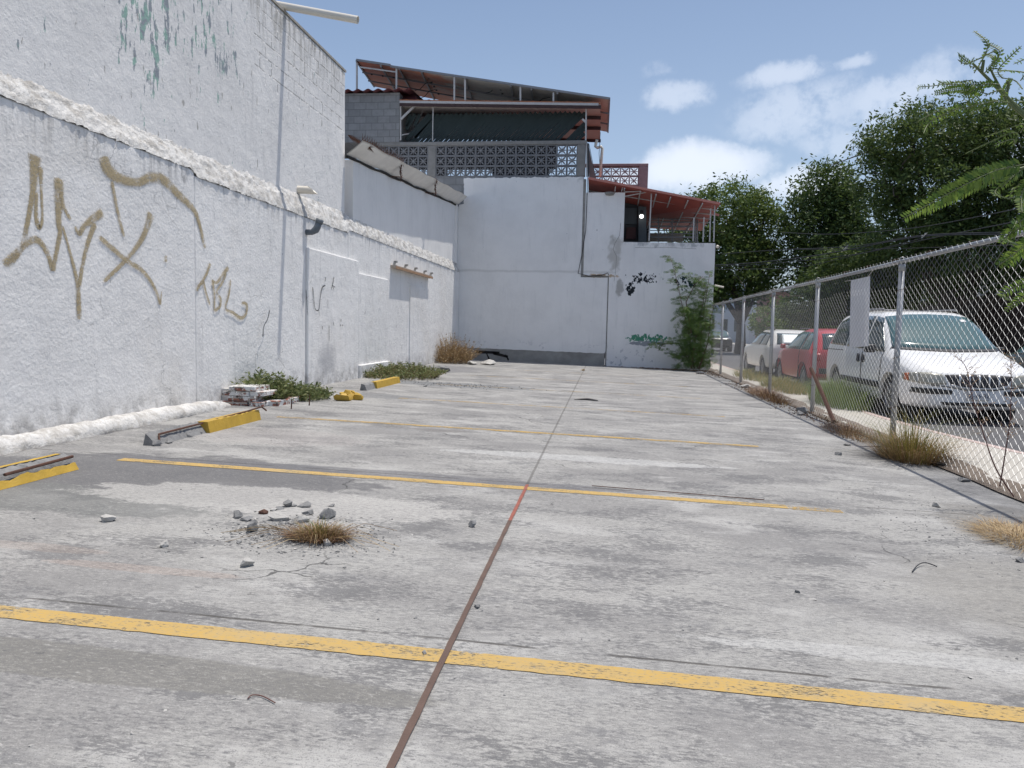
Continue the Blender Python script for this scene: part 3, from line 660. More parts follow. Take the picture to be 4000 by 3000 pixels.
# middle and right white walls
z2 = P(2360, 752).z; x2 = P(2440, 800).x; z3 = P(2600, 945).z
g = MB(); g.slab([(-.90, YB, 3.06), (-.90, YB, z2), (x2, YB, z2+.0), (x2, YB, z3-.01), (xR, YB, z3-.03), (xR, YB, -.12), (-.03, YB, -.12), (-.03, YB, 3.06)], (0, .3, 0))
g.build('wall', M['wall_back'], bb, fixn=True)
g = MB(); g.box(-.985, -.90, YB+.06, YB+.3, 3.0, 6.3); g.box(-.985, -.02, YB+.07, YB+.3, 2.9, 3.07); g.box(-.075, -.025, YB+.05, YB+.3, -.1, 3.0); g.build('joint_recess', plain('grey_recess', (.36, .35, .33), .9, 0, .3, 5), bb)
g = MB(); g.box(xR-.3, xR, YB+.3, YB+9, -.1, z3-.03); g.build('wall', M['wall_side'], bb)
g = MB(); g.box(-.985, xR-.3, YB+.32, YB+9, z3-.42, z3-.3); g.build('terrace_floor', M['cast'], bb)
g = MB(); pa = [P(2296, 690), P(2288, 900), P(2272, 1000), P(2258, 1068), P(2300, 1078), P(2350, 1075), P(2374, 1066), P(2378, 1075)]
g.tube([p+Vector((0, -.015, 0)) for p in pa], .012, 5); g.build('cable', M['trim'], bb)
# crack lines in the coat
g = MB(); zig = [(2425, 870), (2420, 920), (2402, 950), (2395, 975), (2408, 1000), (2405, 1060), (2398, 1100)]
g.tube([P(x, y, -.001) for x, y in zig], .006, 3); zig = [(2380, 968), (2395, 975)]
g.tube([P(2480, 966, -.001), P(2545, 968, -.001), P(2600, 966, -.001), P(2720, 972, -.001)], .006, 3); g.build('crack', plain('crack_grey', (.2, .19, .18), .9), bb)
# vent block band
zt = P(1900, 566).z; zb = P(1900, 688).z; rh = (zt-zb)/3
xA = P(1671, 600).x; xB = P(1701, 600).x; xC = P(2255, 600).x; xD = P(2290, 600).x; cw = (xC-xB)/14
def ventblock(w_, h, d, mat, parent, c):
    g = MB(); t_ = .028
    x0, x1, z0, z1 = -w_/2+.003, w_/2-.003, -h/2+.003, h/2-.003
    g.box(x0, x1, 0, d, z1-t_, z1); g.box(x0, x1, 0, d, z0, z0+t_); g.box(x0, x0+t_, .001, d, z0+t_, z1-t_); g.box(x1-t_, x1, .001, d, z0+t_, z1-t_)
    g.lathe((0, .004, 0), (0, 1, 0), [(0, 0), (.048, 0), (.048, d-.01)], 10)
    for k in range(8):
        a = k*math.pi/4; L_ = (w_/2-t_)*(1.28 if k % 2 else 1.0); u = Vector((math.cos(a), 0, math.sin(a))); v = Vector((-math.sin(a), 0, math.cos(a))); wd = .026 if k % 2 else .013
        pts = [u*.03, u*L_*.5+v*wd, u*L_*1.0, u*L_*.5-v*wd]
        g.slab([p_+Vector((0, .006+.001*k, 0)) for p_ in pts], (0, d-.03, 0))
    o = g.build('vent_block', mat, None); o.parent = parent; o.location = Vector(c)-Vector(parent.location); return o
def vcopy(o, c, parent):
    n = o.copy(); COL.objects.link(n); n.parent = parent; n.location = Vector(c)-Vector(parent.location); return n
vb = None
for r in range(3):
    for cidx in list(range(14))+list(range(-6, -1)):
        xc = xB+cw*(cidx+.5) if cidx >= 0 else xA+cw*(cidx+1.5)
        if cidx < 0 and xc < -8.0: continue
        c = (xc, YB+.04, zb+rh*(r+.5))
        if vb is None: vb = ventblock(cw, rh, .12, M['vent'], bb, c)
        else: vcopy(vb, c, bb)
for a_x, b_x in ((xA, xB), (xC, xD-.02)): g = MB(); g.box(a_x, b_x, YB+.02, YB+.25, zb, zt); bevel(g.build('pillar', M['cast'], bb), .015)
zc = P(1900, 551).z
g = MB(); g.box(-8.2, xD, YB+.01, YB+.26, zt+.002, zc); bevel(g.build('cap_beam', M['cast'], bb), .015)
# upper left block room
xr = P(1560, 450).x; zr = P(1500, 357).z
g = MB(); g.box(-12.5, xr, YB+.0, YB+2.5, zc+.002, zr-.05); g.build('block_room', M['cmu'], bb)
g = MB()
def cor(x0, x1, y0, y1, z, pitch, amp, mat, name, slope=0., th=.012):
    g = MB(); n = int((x1-x0)/pitch*10)
    f = lambda u, v: (x0+(x1-x0)*u, y0+(y1-y0)*v, z+amp*math.sin(2*math.pi*(x1-x0)*u/pitch)+slope*v)
    g.grid(f, n, 1); g.grid(lambda u, v: (lambda q_: (q_[0], q_[1], q_[2]+th))(f(u, 1-v)), n, 1); g.grid(lambda u, v: (lambda q_: (q_[0], q_[1], q_[2]+th*v))(f(u, 0)), n, 1)
    return g.build(name, mat, bb, smooth=True)
cor(-12.5, xr+.45, YB-.25, YB+2.7, zr-.02, .36, .035, M['maroon'], 'corrugated_sheet', .25)
# terrace frame
pl = lambda px, py, dy=0: P(px, py, dy)
frame = MB()
def fb(a, b, wd=.05, da=.05, db=.05): frame.bar(P(a[0], a[1], da), P(b[0], b[1], db), wd)
fb((1565, 408), (1565, 548)); fb((2290, 410), (2288, 552)); fb((1692, 415), (1690, 550), .03); fb((1565, 413), (2305, 415), .05)
fb((1566, 466), (1618, 415), .07, .0, .1); fb((1566, 528), (1620, 518), .04, .1, .6); fb((2275, 465), (2290, 480), .06); fb((1625, 480), (1665, 415), .04, 1., 1.)
fb((2292, 552), (2292, 690), .04)
frame.build('terrace_frame', M['steelw'], bb)
# low roof falling away to the back: sheets on dark purlins
nl, nr, fr_, fl = P(1562, 401, -.1), P(2345, 411, -.1), P(2345, 546, 4.6), P(1640, 530, 4.6)
g = MB(); g.slab([nl, nr, fr_, fl], (0, 0, .025)); g.build('low_roof', M['tin'], bb, fixn=True)
g = MB()
for t_ in (.0, .28, .58, .985):
    a = nl.lerp(fl, t_)+Vector((0, 0, -.06)); b = nr.lerp(fr_, t_)+Vector((.02, 0, -.06)); g.bar(a, b, .06, .11)
g.build('purlin', M['steeld'], bb)
g = MB(); g.bar(nl+Vector((0, -.03, .02)), nr+Vector((-.06, -.03, .02)), .03, .08); g.build('gutter_edge', M['steelw'], bb)
g = MB()
for k in range(17):
    c = nl.lerp(nr, (k+.6)/17.3); g.slab([c+Vector((-.09, -.03, .06)), c+Vector((-.035, -.03, .11)), c+Vector((.035, -.03, .11)), c+Vector((.09, -.03, .06))], (0, .1, .01))
g.bar(nl+Vector((0, -.035, .075)), nr+Vector((0, -.035, .075)), .03, .03); g.build('roof_ribs', M['tileend'], bb)
g = MB(); a = P(1570, 403, -.05); g.slab([a, P(1640, 403, -.05), P(1610, 360, .9), P(1565, 362, .9)], (0, .02, .02)); g.build('valley_sheet', M['maroon'], bb)
# diagonal slat screen
g = MB(); x0s, x1s = P(1575, 500).x, P(2283, 500).x; zb_ = zc+.01; zt_ = P(1800, 432).z; h = zt_-zb_; k = 0; s_ = .175
x = x0s-h
while x < x1s-.02:
    k += 1; w_ = .088+.014*random.random(); zz = h-.02*random.random()
    a = Vector((x, YB+.35, zb_)); b = Vector((x+zz, YB+.35, zb_+zz))
    if b.x > x1s: d = b.x-x1s; b -= Vector((d, 0, d))
    st = x0s+.55 if (b.x < x0s+2.0 and k % 2) else x0s
    if a.x < x0s: d = x0s+(.9*(k % 3)/3 if k > 2 else 0)-a.x; a += Vector((d, 0, d*.75))
    if b.x-a.x > .15 and random.random() > .03: g.slab([a+Vector((-w_*.5, 0, w_*.5)), b+Vector((-w_*.5, 0, w_*.5)), b+Vector((w_*.5, 0, -w_*.5)), a+Vector((w_*.5, 0, -w_*.5 if a.z > zb_+.1 else 0))], (0, .02, 0))
    x += s_*(.93+.1*random.random())
g.build('slat_screen', M['slatgreen'], bb)
g = MB(); g.box(-7.6, -1.95, YB+.6, YB+.65, zb+1.0*rh, zc-.02); g.box(-4.2, -2.2, YB+.6, YB+.65, zb+.0*rh, zb+1.*rh); g.box(-6.9, -6.2, YB+2.3, YB+2.4, zc-1.1, zc+.05); g.box(-8, -1.3, YB+.4, YB+4.8, zb-.05, zb); g.build('added_dark_backing', M['dark'], bb)  # dark panels added behind the vent blocks so the openings stay dark, plus floor
g = MB(); g.obox(P(1600, 500, 1.2), .3, .1, 1.2); g.build('post', M['steelg'], bb)
# high mono-pitch roof
a0, a1 = P(1392, 234, -.15), P(2381, 385, -.15); c1, c0 = P(2375, 516, 5.2), P(1462, 338, 5.2)
g = MB(); b0 = a0.lerp(a1, .14); g.slab([a0, b0, c0.lerp(c1, .14), c0], (0, 0, .03)); g.slab([b0+Vector((0, 0, -.04)), a1, c1, c0.lerp(c1, .14)+Vector((0, 0, -.04))], (0, 0, .03)); g.build('high_roof', M['panel'], bb, fixn=True)
g = MB(); g.bar(a0, b0+Vector((0, 0, 0)), .05, .07); g.bar(b0+Vector((0, 0, -.04)), a1, .05, .07); g.bar(a1, c1, .05, .07); g.bar(a0+Vector((0, 0, -.03)), c0, .05, .07); g.build('roof_edge', M['steelg'], bb)
g = MB()
for u in (.10, .175, .265, .44, .62, .70, .80): g.bar(a0.lerp(a1, u)+Vector((0, 0, -.07)), c0.lerp(c1, u)+Vector((0, 0, -.07)), .05, .07)
for v in (.3, .62): g.bar(a0.lerp(c0, v)+Vector((0, 0, -.12)), a1.lerp(c1, v)+Vector((0, 0, -.12)), .05, .05)
g.build('rafter', M['steelg'], bb)
g = MB()
for px, ya, yb in ((1394, 246, 350), (1549, 266, 352), (1775, 302, 396), (1817, 306, 398), (2033, 338, 400), (2162, 362, 402)):
    g = MB(); g.bar(P(px, ya, -.1), P(px, yb, -.1), .055); g.build('roof_post', M['steelw'], bb)
g = MB(); g.bar(P(1405, 262, -.08), P(1549, 282, -.08), .04); g.build('crossbar', M['steelw'], bb)
g = MB()
for x, y, l in ((1690, 320, 70), (1700, 350, 60), (1960, 330, 60), (2150, 380, 80)):
    g = MB(); g.tube([P(x, y, 1.), P(x-l*.4, y+6, 1.1), P(x-l*.7, y+28, 1.2), P(x-l, y+34, 1.3)], .012, 4); g.build('roof_cable', M['trim'], bb)
for x, y in ((1452, 291), (1495, 297), (1538, 303), (1665, 290), (1676, 307), (1685, 322), (1696, 338), (1705, 353), (1713, 367), (1950, 333), (1956, 350), (1962, 366), (2235, 374)):
    g = MB(); g.obox(P(x, y, 1.), .06, .05, .04); g.build('roof_clip', M['trim'], bb)
# waste pipe at the terrace corner
g = MB(); g.tube([P(2332, 546, .6), P(2328, 560, .6), P(2326, 572, .6), P(2333, 577, .6), P(2348, 573, .6), P(2353, 580, .6), P(2343, 690, .6)], .05, 10); g.build('waste_pipe', M['pvc'], bb, smooth=True)
g = MB(); g.tube([P(2345, 517, .4), P(2340, 600, .4), P(2343, 640, .4)], .012, 4); g.tube([P(2301, 563, .1), P(2308, 600, .1), P(2318, 650, .1), P(2326, 690, .1)], .012, 4); g.tube([P(2297, 560, 0), P(2298, 690, 0)], .03, 5); g.build('cable', M['trim'], bb)
g = MB(); g.slab([P(2298, 560, .4), P(2302, 695, .4), P(2330, 700, .4), P(2312, 630, .4)], (0, .02, 0)); g.build('tarpaulin', plain('dusty_tarp', (.22, .19, .18), .9), bb)
# red sheet roof over the balcony
n0, n1 = P(2298, 697, -.25), P(2813, 797, -.25); f1, f0 = P(2738, 905, 5.6), P(2300, 880, 5.6)
f1 = P(2740, 902, 5.6)
g = MB(); g.slab([n0, n1, f1, f0], (0, 0, .03)); g.build('red_roof', M['redroof'], bb, fixn=True)
g = MB(); g.bar(n0+Vector((0, -.02, .01)), n1+Vector((0, -.02, .01)), .04, .07); g.build('roof_edge', plain('salmon_edge', (.50, .20, .16), .6), bb)
g = MB(); g.bar(P(2781, 833, .3), P(2809, 841, .3), .03, .07); g.build('roof_edge', plain('salmon_edge_b', (.50, .20, .16), .6), bb)
g = MB()
for u in (.2, .4, .6, .8): g.bar(n0.lerp(f0, u)+Vector((0, 0, -.05)), n1.lerp(f1, u*.75)+Vector((0, 0, -.05)), .035)
for u in (.28, .40, .52, .63, .76, .87): g.bar(n0.lerp(n1, u)+Vector((0, 0, -.09)), f0.lerp(f1, u)+Vector((0, 0, -.09)), .035)
for px, ya, yb in ((2545, 748, 943), (2750, 848, 944), (2776, 814, 944), (2792, 800, 944), (2711, 850, 943)): g.bar(P(px, ya, .06), P(px-(4 if px > 2600 else 10), yb, .06), .04)
g.bar(P(2436, 768, .05), P(2540, 748, .05), .03); g.bar(P(2405, 720, .0), P(2402, 748, .0), .03); g.bar(P(2433, 728, .0), P(2428, 748, .0), .03)
g.bar(P(2440, 750, .04), P(2545, 746, .04), .03)
g.build('canopy_frame', M['steelw'], bb)
g = MB()
for y in (838, 856, 868, 884, 900, 912, 926): g.bar(P(2530, y, 3.), P(2722, y+1, 3.), .03 if y not in (884, 926, 838) else .06)
for x in (2572, 2626, 2716, 2724): g.bar(P(x, 836, 3.), P(x, 946, 3.), .05)
g.bar(P(2600, 900, 2.8), P(2650, 838, 2.8), .03); g.bar(P(2680, 900, 2.8), P(2720, 850, 2.8), .04)
g.build('railing', M['steelg'], bb)
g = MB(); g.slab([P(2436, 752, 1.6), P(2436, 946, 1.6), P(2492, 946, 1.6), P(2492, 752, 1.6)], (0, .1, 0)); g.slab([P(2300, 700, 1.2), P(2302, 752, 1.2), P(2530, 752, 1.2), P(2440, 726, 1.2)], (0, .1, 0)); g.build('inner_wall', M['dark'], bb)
g = MB(); g.slab([P(2440, 812, 1.55), P(2440, 875, 1.55), P(2488, 875, 1.55), P(2488, 812, 1.55)], (0, .04, 0)); g.slab([P(2494, 806, 1.3), P(2494, 946, 1.3), P(2526, 946, 1.3), P(2524, 808, 1.3)], (0, .3, 0)); g.build('door', M['slate'], bb)
g = MB(); g.slab([P(2448, 888, 1.5), P(2444, 934, 1.5), P(2484, 934, 1.5), P(2484, 888, 1.5)], (0, .04, 0)); g.build('door_panel', plain('dark_red_panel', (.07, .025, .025), .7), bb)
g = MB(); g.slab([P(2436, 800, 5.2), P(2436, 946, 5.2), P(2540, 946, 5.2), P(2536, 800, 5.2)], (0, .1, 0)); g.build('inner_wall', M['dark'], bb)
g = MB(); g.slab([P(2530, 912, 3.6), P(2530, 944, 3.6), P(2668, 944, 3.6), P(2668, 912, 3.6)], (0, .05, 0)); g.build('parapet_panel', plain('cream_panel', (.42, .37, .31), .8), bb)
lt = NT('lit_globe'); em = lt.n('ShaderNodeEmission', Color=(1, .98, .95, 1), Strength=3.); gm = lt.out(em.outputs[0])
g = MB(); c = P(2506, 845, 1.1); g.lathe(c-Vector((0, 0, .075)), (0, 0, 1), [(.001, 0), (.05, .02), (.072, .06), (.072, .09), (.05, .13), (.001, .15)], 14); g.build('lamp_globe', gm, bb, smooth=True)
g = MB(); g.lathe(c+Vector((0, 0, .05)), (0, 0, 1), [(.001, .16), (.05, .16), (.06, .05), (.04, .0)], 12); g.build('lamp_holder', M['trim'], bb)
g = MB(); c = P(2382, 752, -.0); g.lathe(c, (0, 0, -1), [(.17, 0), (.165, .03), (.13, .09), (.001, .11)], 16); g.build('basin', M['cast'], bb, smooth=True)
g = MB(); c = P(2800, 962, .2); g.tube([c, c+Vector((.05, -.05, -.03))], .05, 10); g.build('security_camera', M['pvc'], bb)
g = MB(); c = P(2792, 1115, .1); g.tube([c, c+Vector((.28, -.1, -.06))], .03, 8); g.build('short_pipe', M['pvc'], bb)
# pink vent block parapet farther back
pk = thing('pink_parapet', 'faded pink vent block parapet behind the red sheet roof', 'parapet', (1, 32, 6))
ya = 6.4; X0, X1 = P(2352-70, 700, ya).x, P(2494, 700, ya).x; zt2 = P(2420, 651, ya).z; zm = P(2420, 687, ya).z; r2 = zt2-zm; c2 = (P(2494, 700, ya).x-P(2352, 700, ya).x)/4
v0 = None
for r in range(2):
    for k in range(5):
        c = (X1-c2*(k+.5), YB+ya+.03, zt2-r2*(r+.5))
        if v0 is None: v0 = ventblock(c2, r2, .12, M['pink'], pk, c)
        else: vcopy(v0, c, pk)
g = MB(); x3 = P(2531, 700, ya).x; g.box(X1, x3, YB+ya, YB+ya+.25, zt2-3*r2, zt2+.02); bevel(g.build('pillar', M['pink'], pk), .02); g = MB(); g.box(X0, x3, YB+ya-.01, YB+ya+.26, zt2+.021, zt2+.13); bevel(g.build('coping', M['pink'], pk), .02)
g = MB(); g.box(-1, x3, YB+ya+.02, YB+ya+.24, 0, zt2-2*r2); g.build('wall', M['pink'], pk)

# ------------------------------------------------------------------ chain link fence
XF = 3.42; ZF = gz(XF); ZT = 2.12
cf = thing('chain_link_fence', 'galvanised chain link fence with top rail between the lot and the pavement', 'fence', (XF, 15, ZF))
for k, y in enumerate((2.35, 5.86, 9.37, 12.92, 16.25, 19.7, 23.2)):
    g = MB(); lean = .012; g.tube([(XF+lean, y, ZF-.1), (XF, y, ZT-.06)], .034, 14); g.lathe((XF, y, ZT-.11), (0, 0, 1), [(.034, 0), (.040, .0), (.040, .07), (.03, .085), (.001, .085)], 14)
    g.tube([(XF-.03, y, ZT-.03)]+[(XF+.0+.036*math.cos(a), y, ZT+.02+.036*math.sin(a)) for a in (math.pi, 2.2, 1.57, .9, 0)]+[(XF+.03, y, ZT-.03)], .006, 5)
    g.build('post', M['galv'], cf, smooth=True)
g = MB(); g.tube([(XF, 0., ZT+.01)]+[(XF+.004*nz(y, 1, 1, .4), y, ZT+.015*nz(y, 5, 2, .25)) for y in range(1, 26)]+[(XF, 25.7, ZT)], .024, 12); g.build('top_rail', M['galv'], cf, smooth=True)
# the woven fabric: each wire zigzags and hooks its neighbour
V = []; Fc = []; a = .0615; hp = .0425; r = .0015; zb0 = ZF+.03; nrow = int((ZT+.07-zb0)/hp)
nw = int((25.5-.3)/a)
for k in range(nw):
    y0 = .3+k*a; par = k % 2; pts = []
    for j in range(nrow+1):
        side = (j+par) % 2; yy = y0+a*side*1.03-(.0009 if side == 0 else -.0009)
        bul = .010*math.sin(k*.11+j*.02)
        pts.append((XF-.03+(.0045 if side else -.0045)+bul*.5, yy, zb0+j*hp+.006*math.sin(k*.05)))
    o = len(V); rr = r
    for (x, y, z) in pts: V += [(x-rr, y, z), (x+rr*.5, y-rr*.87, z), (x+rr*.5, y+rr*.87, z)]
    for j in range(nrow):
        for s_ in range(3):
            p_ = o+3*j+s_; q_ = o+3*j+(s_+1) % 3; Fc.append((p_, q_, q_+3, p_+3))
me = bpy.data.meshes.new('wire_mesh'); va = np.array(V)-np.array(cf.location); me.from_pydata(va.tolist(), [], Fc); me.materials.append(M['wire'])
ob = bpy.data.objects.new('wire_mesh', me); COL.objects.link(ob); ob.parent = cf
g = MB()
for k in range(24): g.tube([(XF-.03+.055*math.sin(t_), 2.8+k*.95, ZT+.01-.03*math.cos(t_)) for t_ in np.linspace(0, 2*math.pi, 9)], .0025, 4)
for y in (5.86, 9.37, 12.92, 16.25, 19.7, 23.2):
    for z in (.35, .95, 1.75): g.tube([(XF+.04*math.cos(t_), y+.04*math.sin(t_), z+.01*t_) for t_ in np.linspace(0, 2*math.pi, 9)], .003, 4)
tag(g.build('tie_wire', M['rust'], cf), kind='stuff')
# blank board hanging on the street side
c = [AX(3318, 1095, XF-.0), AX(3391, 1079, XF), AX(3384, 1352, XF), AX(3312, 1358, XF)]
g = MB(); g.slab([p+Vector((.02, 0, 0)) for p in c], (.008, 0, 0)); bd = g.build('hanging_board', plain('white_board', (.66, .66, .68), .6, 0, .06, 5)); tag(bd, 'blank white board tied to the chain link fence in front of the white van', 'sign')
g = MB(); q0 = AX(3391, 1081, XF+.02); g.tube([q0, q0+Vector((-.02, -.18, .05)), q0+Vector((-.02, -.42, .11))], .003, 4); q0 = c[0]; g.tube([q0+Vector((.02, 0, 0)), q0+Vector((.0, .2, 0))], .004, 4); g.build('string', M['pvc'], bd)

# ------------------------------------------------------------------ vehicles
def catm(tbl, y):
    n = len(tbl)
    if y <= tbl[0][0]: return tbl[0][1:]
    for i in range(n-1):
        if y <= tbl[i+1][0]:
            t_ = (y-tbl[i][0])/(tbl[i+1][0]-tbl[i][0]); return [a*(1-t_)+b*t_ for a, b in zip(tbl[i][1:], tbl[i+1][1:])]
    return tbl[-1][1:]
class Car:
    def __init__(s, name, label, cat, loc, flip, tbl, paint, wheels, wr, arch=.05):
        s.t = thing(name, label, cat, loc); s.t.rotation_euler.z = math.pi if flip else 0; s.paint = paint; s.wr = wr
        ys = []
        for (a, *_), (b, *_) in zip(tbl[:-1], tbl[1:]):
            n = max(1, round((b-a)/.14)); ys += [a+(b-a)*k/n for k in range(n)]
        ys.append(tbl[-1][0]); V = []; Fc = []
        for y in ys:
            zb, zbe, zt, wb, wbe, wt, cr = catm(tbl, y)   # bottom z, belt z, top z, widths, crown
            m = zb+(zbe-zb)*.55
            half = [(wb*.6, zb), (wb*.95, zb+.01), (wb, zb+.07), (max(wb, wbe)+.012, m), (wbe, zbe-.03), (wbe-.018, zbe), (wt+(wbe-wt)*.35, zbe+(zt-zbe)*.62), (wt, zt-.035*min(1, (zt-zbe)/.3)), (wt*.82, zt+cr*.4), (wt*.42, zt+cr*.9)]
            ring = [(0, zb)]+half+[(0, zt+cr)]+[(-x, z) for x, z in half[::-1]]
            V += [(x, y, z) for x, z in ring]
        nr_ = 22
        for i in range(len(ys)-1):
            for k in range(nr_): a = i*nr_+k; b = i*nr_+(k+1) % nr_; Fc.append((a, b, b+nr_, a+nr_))
        for base, rev in ((0, True), ((len(ys)-1)*nr_, False)):
            for k in range(1, 11):
                q = (base+k-1 if k > 1 else base+0, base+k, base+nr_-k, base+(nr_-k+1) % nr_)
                if k == 1: q = (base, base+1, base+21)
                Fc.append(q[::-1] if rev else q)
            q = (base+10, base+11, base+12); Fc.append(q[::-1] if rev else q)
        b = bmesh.new(); vs = [b.verts.new(v) for v in V]
        for f in Fc: b.faces.new([vs[i] for i in f])
        bmesh.ops.recalc_face_normals(b, faces=b.faces)
        me = bpy.data.meshes.new('body'); b.to_mesh(me); b.free()
        ob = bpy.data.objects.new('body', me); COL.objects.link(ob)
        m1 = ob.modifiers.new('s', 'SUBSURF'); m1.levels = 1; m1.render_levels = 1
        dg = bpy.context.evaluated_depsgraph_get(); bm0 = bmesh.new(); bm0.from_mesh(ob.evaluated_get(dg).to_mesh()); s.bvh = BVHTree.FromBMesh(bm0)
        cut = MB()
        for wy in wheels:
            for sx in (-1, 1):
                cut.lathe((sx*.62, wy, wr), (sx, 0, 0), [(.001, 0), (wr+arch, 0), (wr+arch, .7), (.001, .7)], 28)
        co = cut.build('cut', M['dark'], fixn=True)
        m2 = ob.modifiers.new('b', 'BOOLEAN'); m2.object = co; m2.operation = 'DIFFERENCE'; m2.solver = 'EXACT'
        dg = bpy.context.evaluated_depsgraph_get(); dg.update(); nm = bpy.data.meshes.new_from_object(ob.evaluated_get(dg)); ob.modifiers.clear(); ob.data = nm; nm.name = 'body'
        bpy.data.objects.remove(co); nm.materials.clear(); nm.materials.append(paint); nm.polygons.foreach_set('material_index', [0]*len(nm.polygons)); nm.polygons.foreach_set('use_smooth', [True]*len(nm.polygons))
        try: nm.set_sharp_from_angle(angle=R(38))
        except Exception: pass
        ob.parent = s.t; s.body = ob
        g = MB()
        for wy in wheels:
            for sx in (-1, 1): g.lathe((sx*.60, wy, wr), (sx, 0, 0), [(wr+arch+.02, 0), (wr+arch+.02, .24)], 28)
        g.add([(-.6, wheels[0]-.5, .3), (.6, wheels[0]-.5, .3), (.6, wheels[1]+.5, .3), (-.6, wheels[1]+.5, .3)], [(0, 1, 2, 3)])
        s.part(g, 'wheel_well', M['dark'])
        for wy in wheels:
            for sx in (-1, 1):
                xo = sx*(catm(tbl, wy)[3]-.02)
                g = MB(); W_ = .2; g.lathe((xo-sx*W_, wy, wr), (sx, 0, 0), [(wr*.6, 0), (wr*.93, .0), (wr, .03), (wr, W_-.03), (wr*.93, W_), (wr*.66, W_+.004), (wr*.62, W_-.03)], 30)
                wh = s.part(g, 'wheel', M['rubber'], True)
                g = MB(); g.lathe((xo-sx*.05, wy, wr), (sx, 0, 0), [(wr*.63, .05), (wr*.58, .055), (wr*.56, .03), (.001, .03)], 30)
                for k in range(7):
                    a = 2*math.pi*k/7; u = Vector((0, math.cos(a), math.sin(a))); v = Vector((0, -math.sin(a), math.cos(a))); c = Vector((xo-sx*.015, wy, wr))
                    g.slab([c+u*.03-v*.03, c+u*wr*.57-v*.022, c+u*wr*.57+v*.022, c+u*.03+v*.03], (sx*.012, 0, 0))
                o = g.build('rim', M['rim'], None, fixn=False); o.parent = wh
    def part(s, g, name, mat, smooth=False):
        o = g.build(name, mat, None, smooth=smooth); o.parent = s.t; return o
    def side(s, sx, lo, hi, name, mat, off=.004, n=10):   # lo/hi: polylines of (y,z) on the flank
        return s.patch(lo, hi, lambda a, b: (Vector((sx*2, a, b)), Vector((-sx, 0, 0))), name, mat, off, n)
    def end(s, e, lo, hi, name, mat, off=.004, n=10):     # (x,z) seen from the front (e=-1) or the rear (e=1)
        return s.patch(lo, hi, lambda a, b: (Vector((a, e*-6 if e < 0 else 10, b)) if e > 0 else Vector((a, -3, b)), Vector((0, -e, 0))), name, mat, off, n)
    def patch(s, lo, hi, fr, name, mat, off, n):
        def at(pl, u):
            k = u*(len(pl)-1); i = min(int(k), len(pl)-2); t_ = k-i; return pl[i][0]*(1-t_)+pl[i+1][0]*t_, pl[i][1]*(1-t_)+pl[i+1][1]*t_
        nu = max(n, 4*(len(lo)-1)); g = MB()
        def fn(u, v):
            a = at(lo, u); b = at(hi, u); o, d = fr(a[0]*(1-v)+b[0]*v, a[1]*(1-v)+b[1]*v)
            h, nn, _, _ = s.bvh.ray_cast(o, d)
            if h is None: h, nn, _, _ = s.bvh.find_nearest(o+d*1.2)
            if nn.dot(d) > 0: nn = -nn
            return h+nn*off
        g.grid(fn, nu, 6); 
        o = s.part(g, name, mat, True); md = o.modifiers.new('t', 'SOLIDIFY'); md.thickness = off+.01; md.offset = 0; return o

# white minivan, nose towards the camera
tb = [  # y, z bottom, z belt, z top, half width bottom, belt, top, crown
 (0.0, .30, .62, .70, .50, .60, .46, .01), (.07, .24, .70, .80, .66, .74, .58, .01), (.25, .21, .78, .88, .80, .85, .70, .02), (.60, .20, .86, .97, .88, .90, .76, .035), (1.00, .20, .93, 1.06, .91, .915, .80, .035),
 (1.18, .20, .97, 1.12, .915, .92, .80, .03), (1.60, .20, 1.0, 1.44, .915, .92, .755, .02), (1.96, .20, 1.02, 1.66, .915, .92, .71, .02), (2.2, .20, 1.03, 1.715, .915, .92, .70, .025), (3.3, .20, 1.05, 1.74, .915, .92, .70, .025), (4.2, .22, 1.06, 1.70, .91, .91, .69, .02), (4.52, .26, 1.06, 1.58, .89, .89, .68, .02), (4.72, .32, 1.02, 1.18, .84, .84, .72, .01), (4.78, .40, .85, .95, .78, .78, .66, .01)]
VX, VY = 5.45, 11.72
white = carpaint('white_car_paint', (.80, .80, .79), .25)
van = Car('parked_van', 'white minivan with black side strip parked nose towards the camera behind the fence', 'van', (VX, VY, ZR), False, tb, white, (.98, 3.86), .335)
van.side(-1, [(1.32, 1.03), (2.25, 1.06)], [(1.95, 1.60), (2.22, 1.64)], 'side_window', M['glass'], .005)
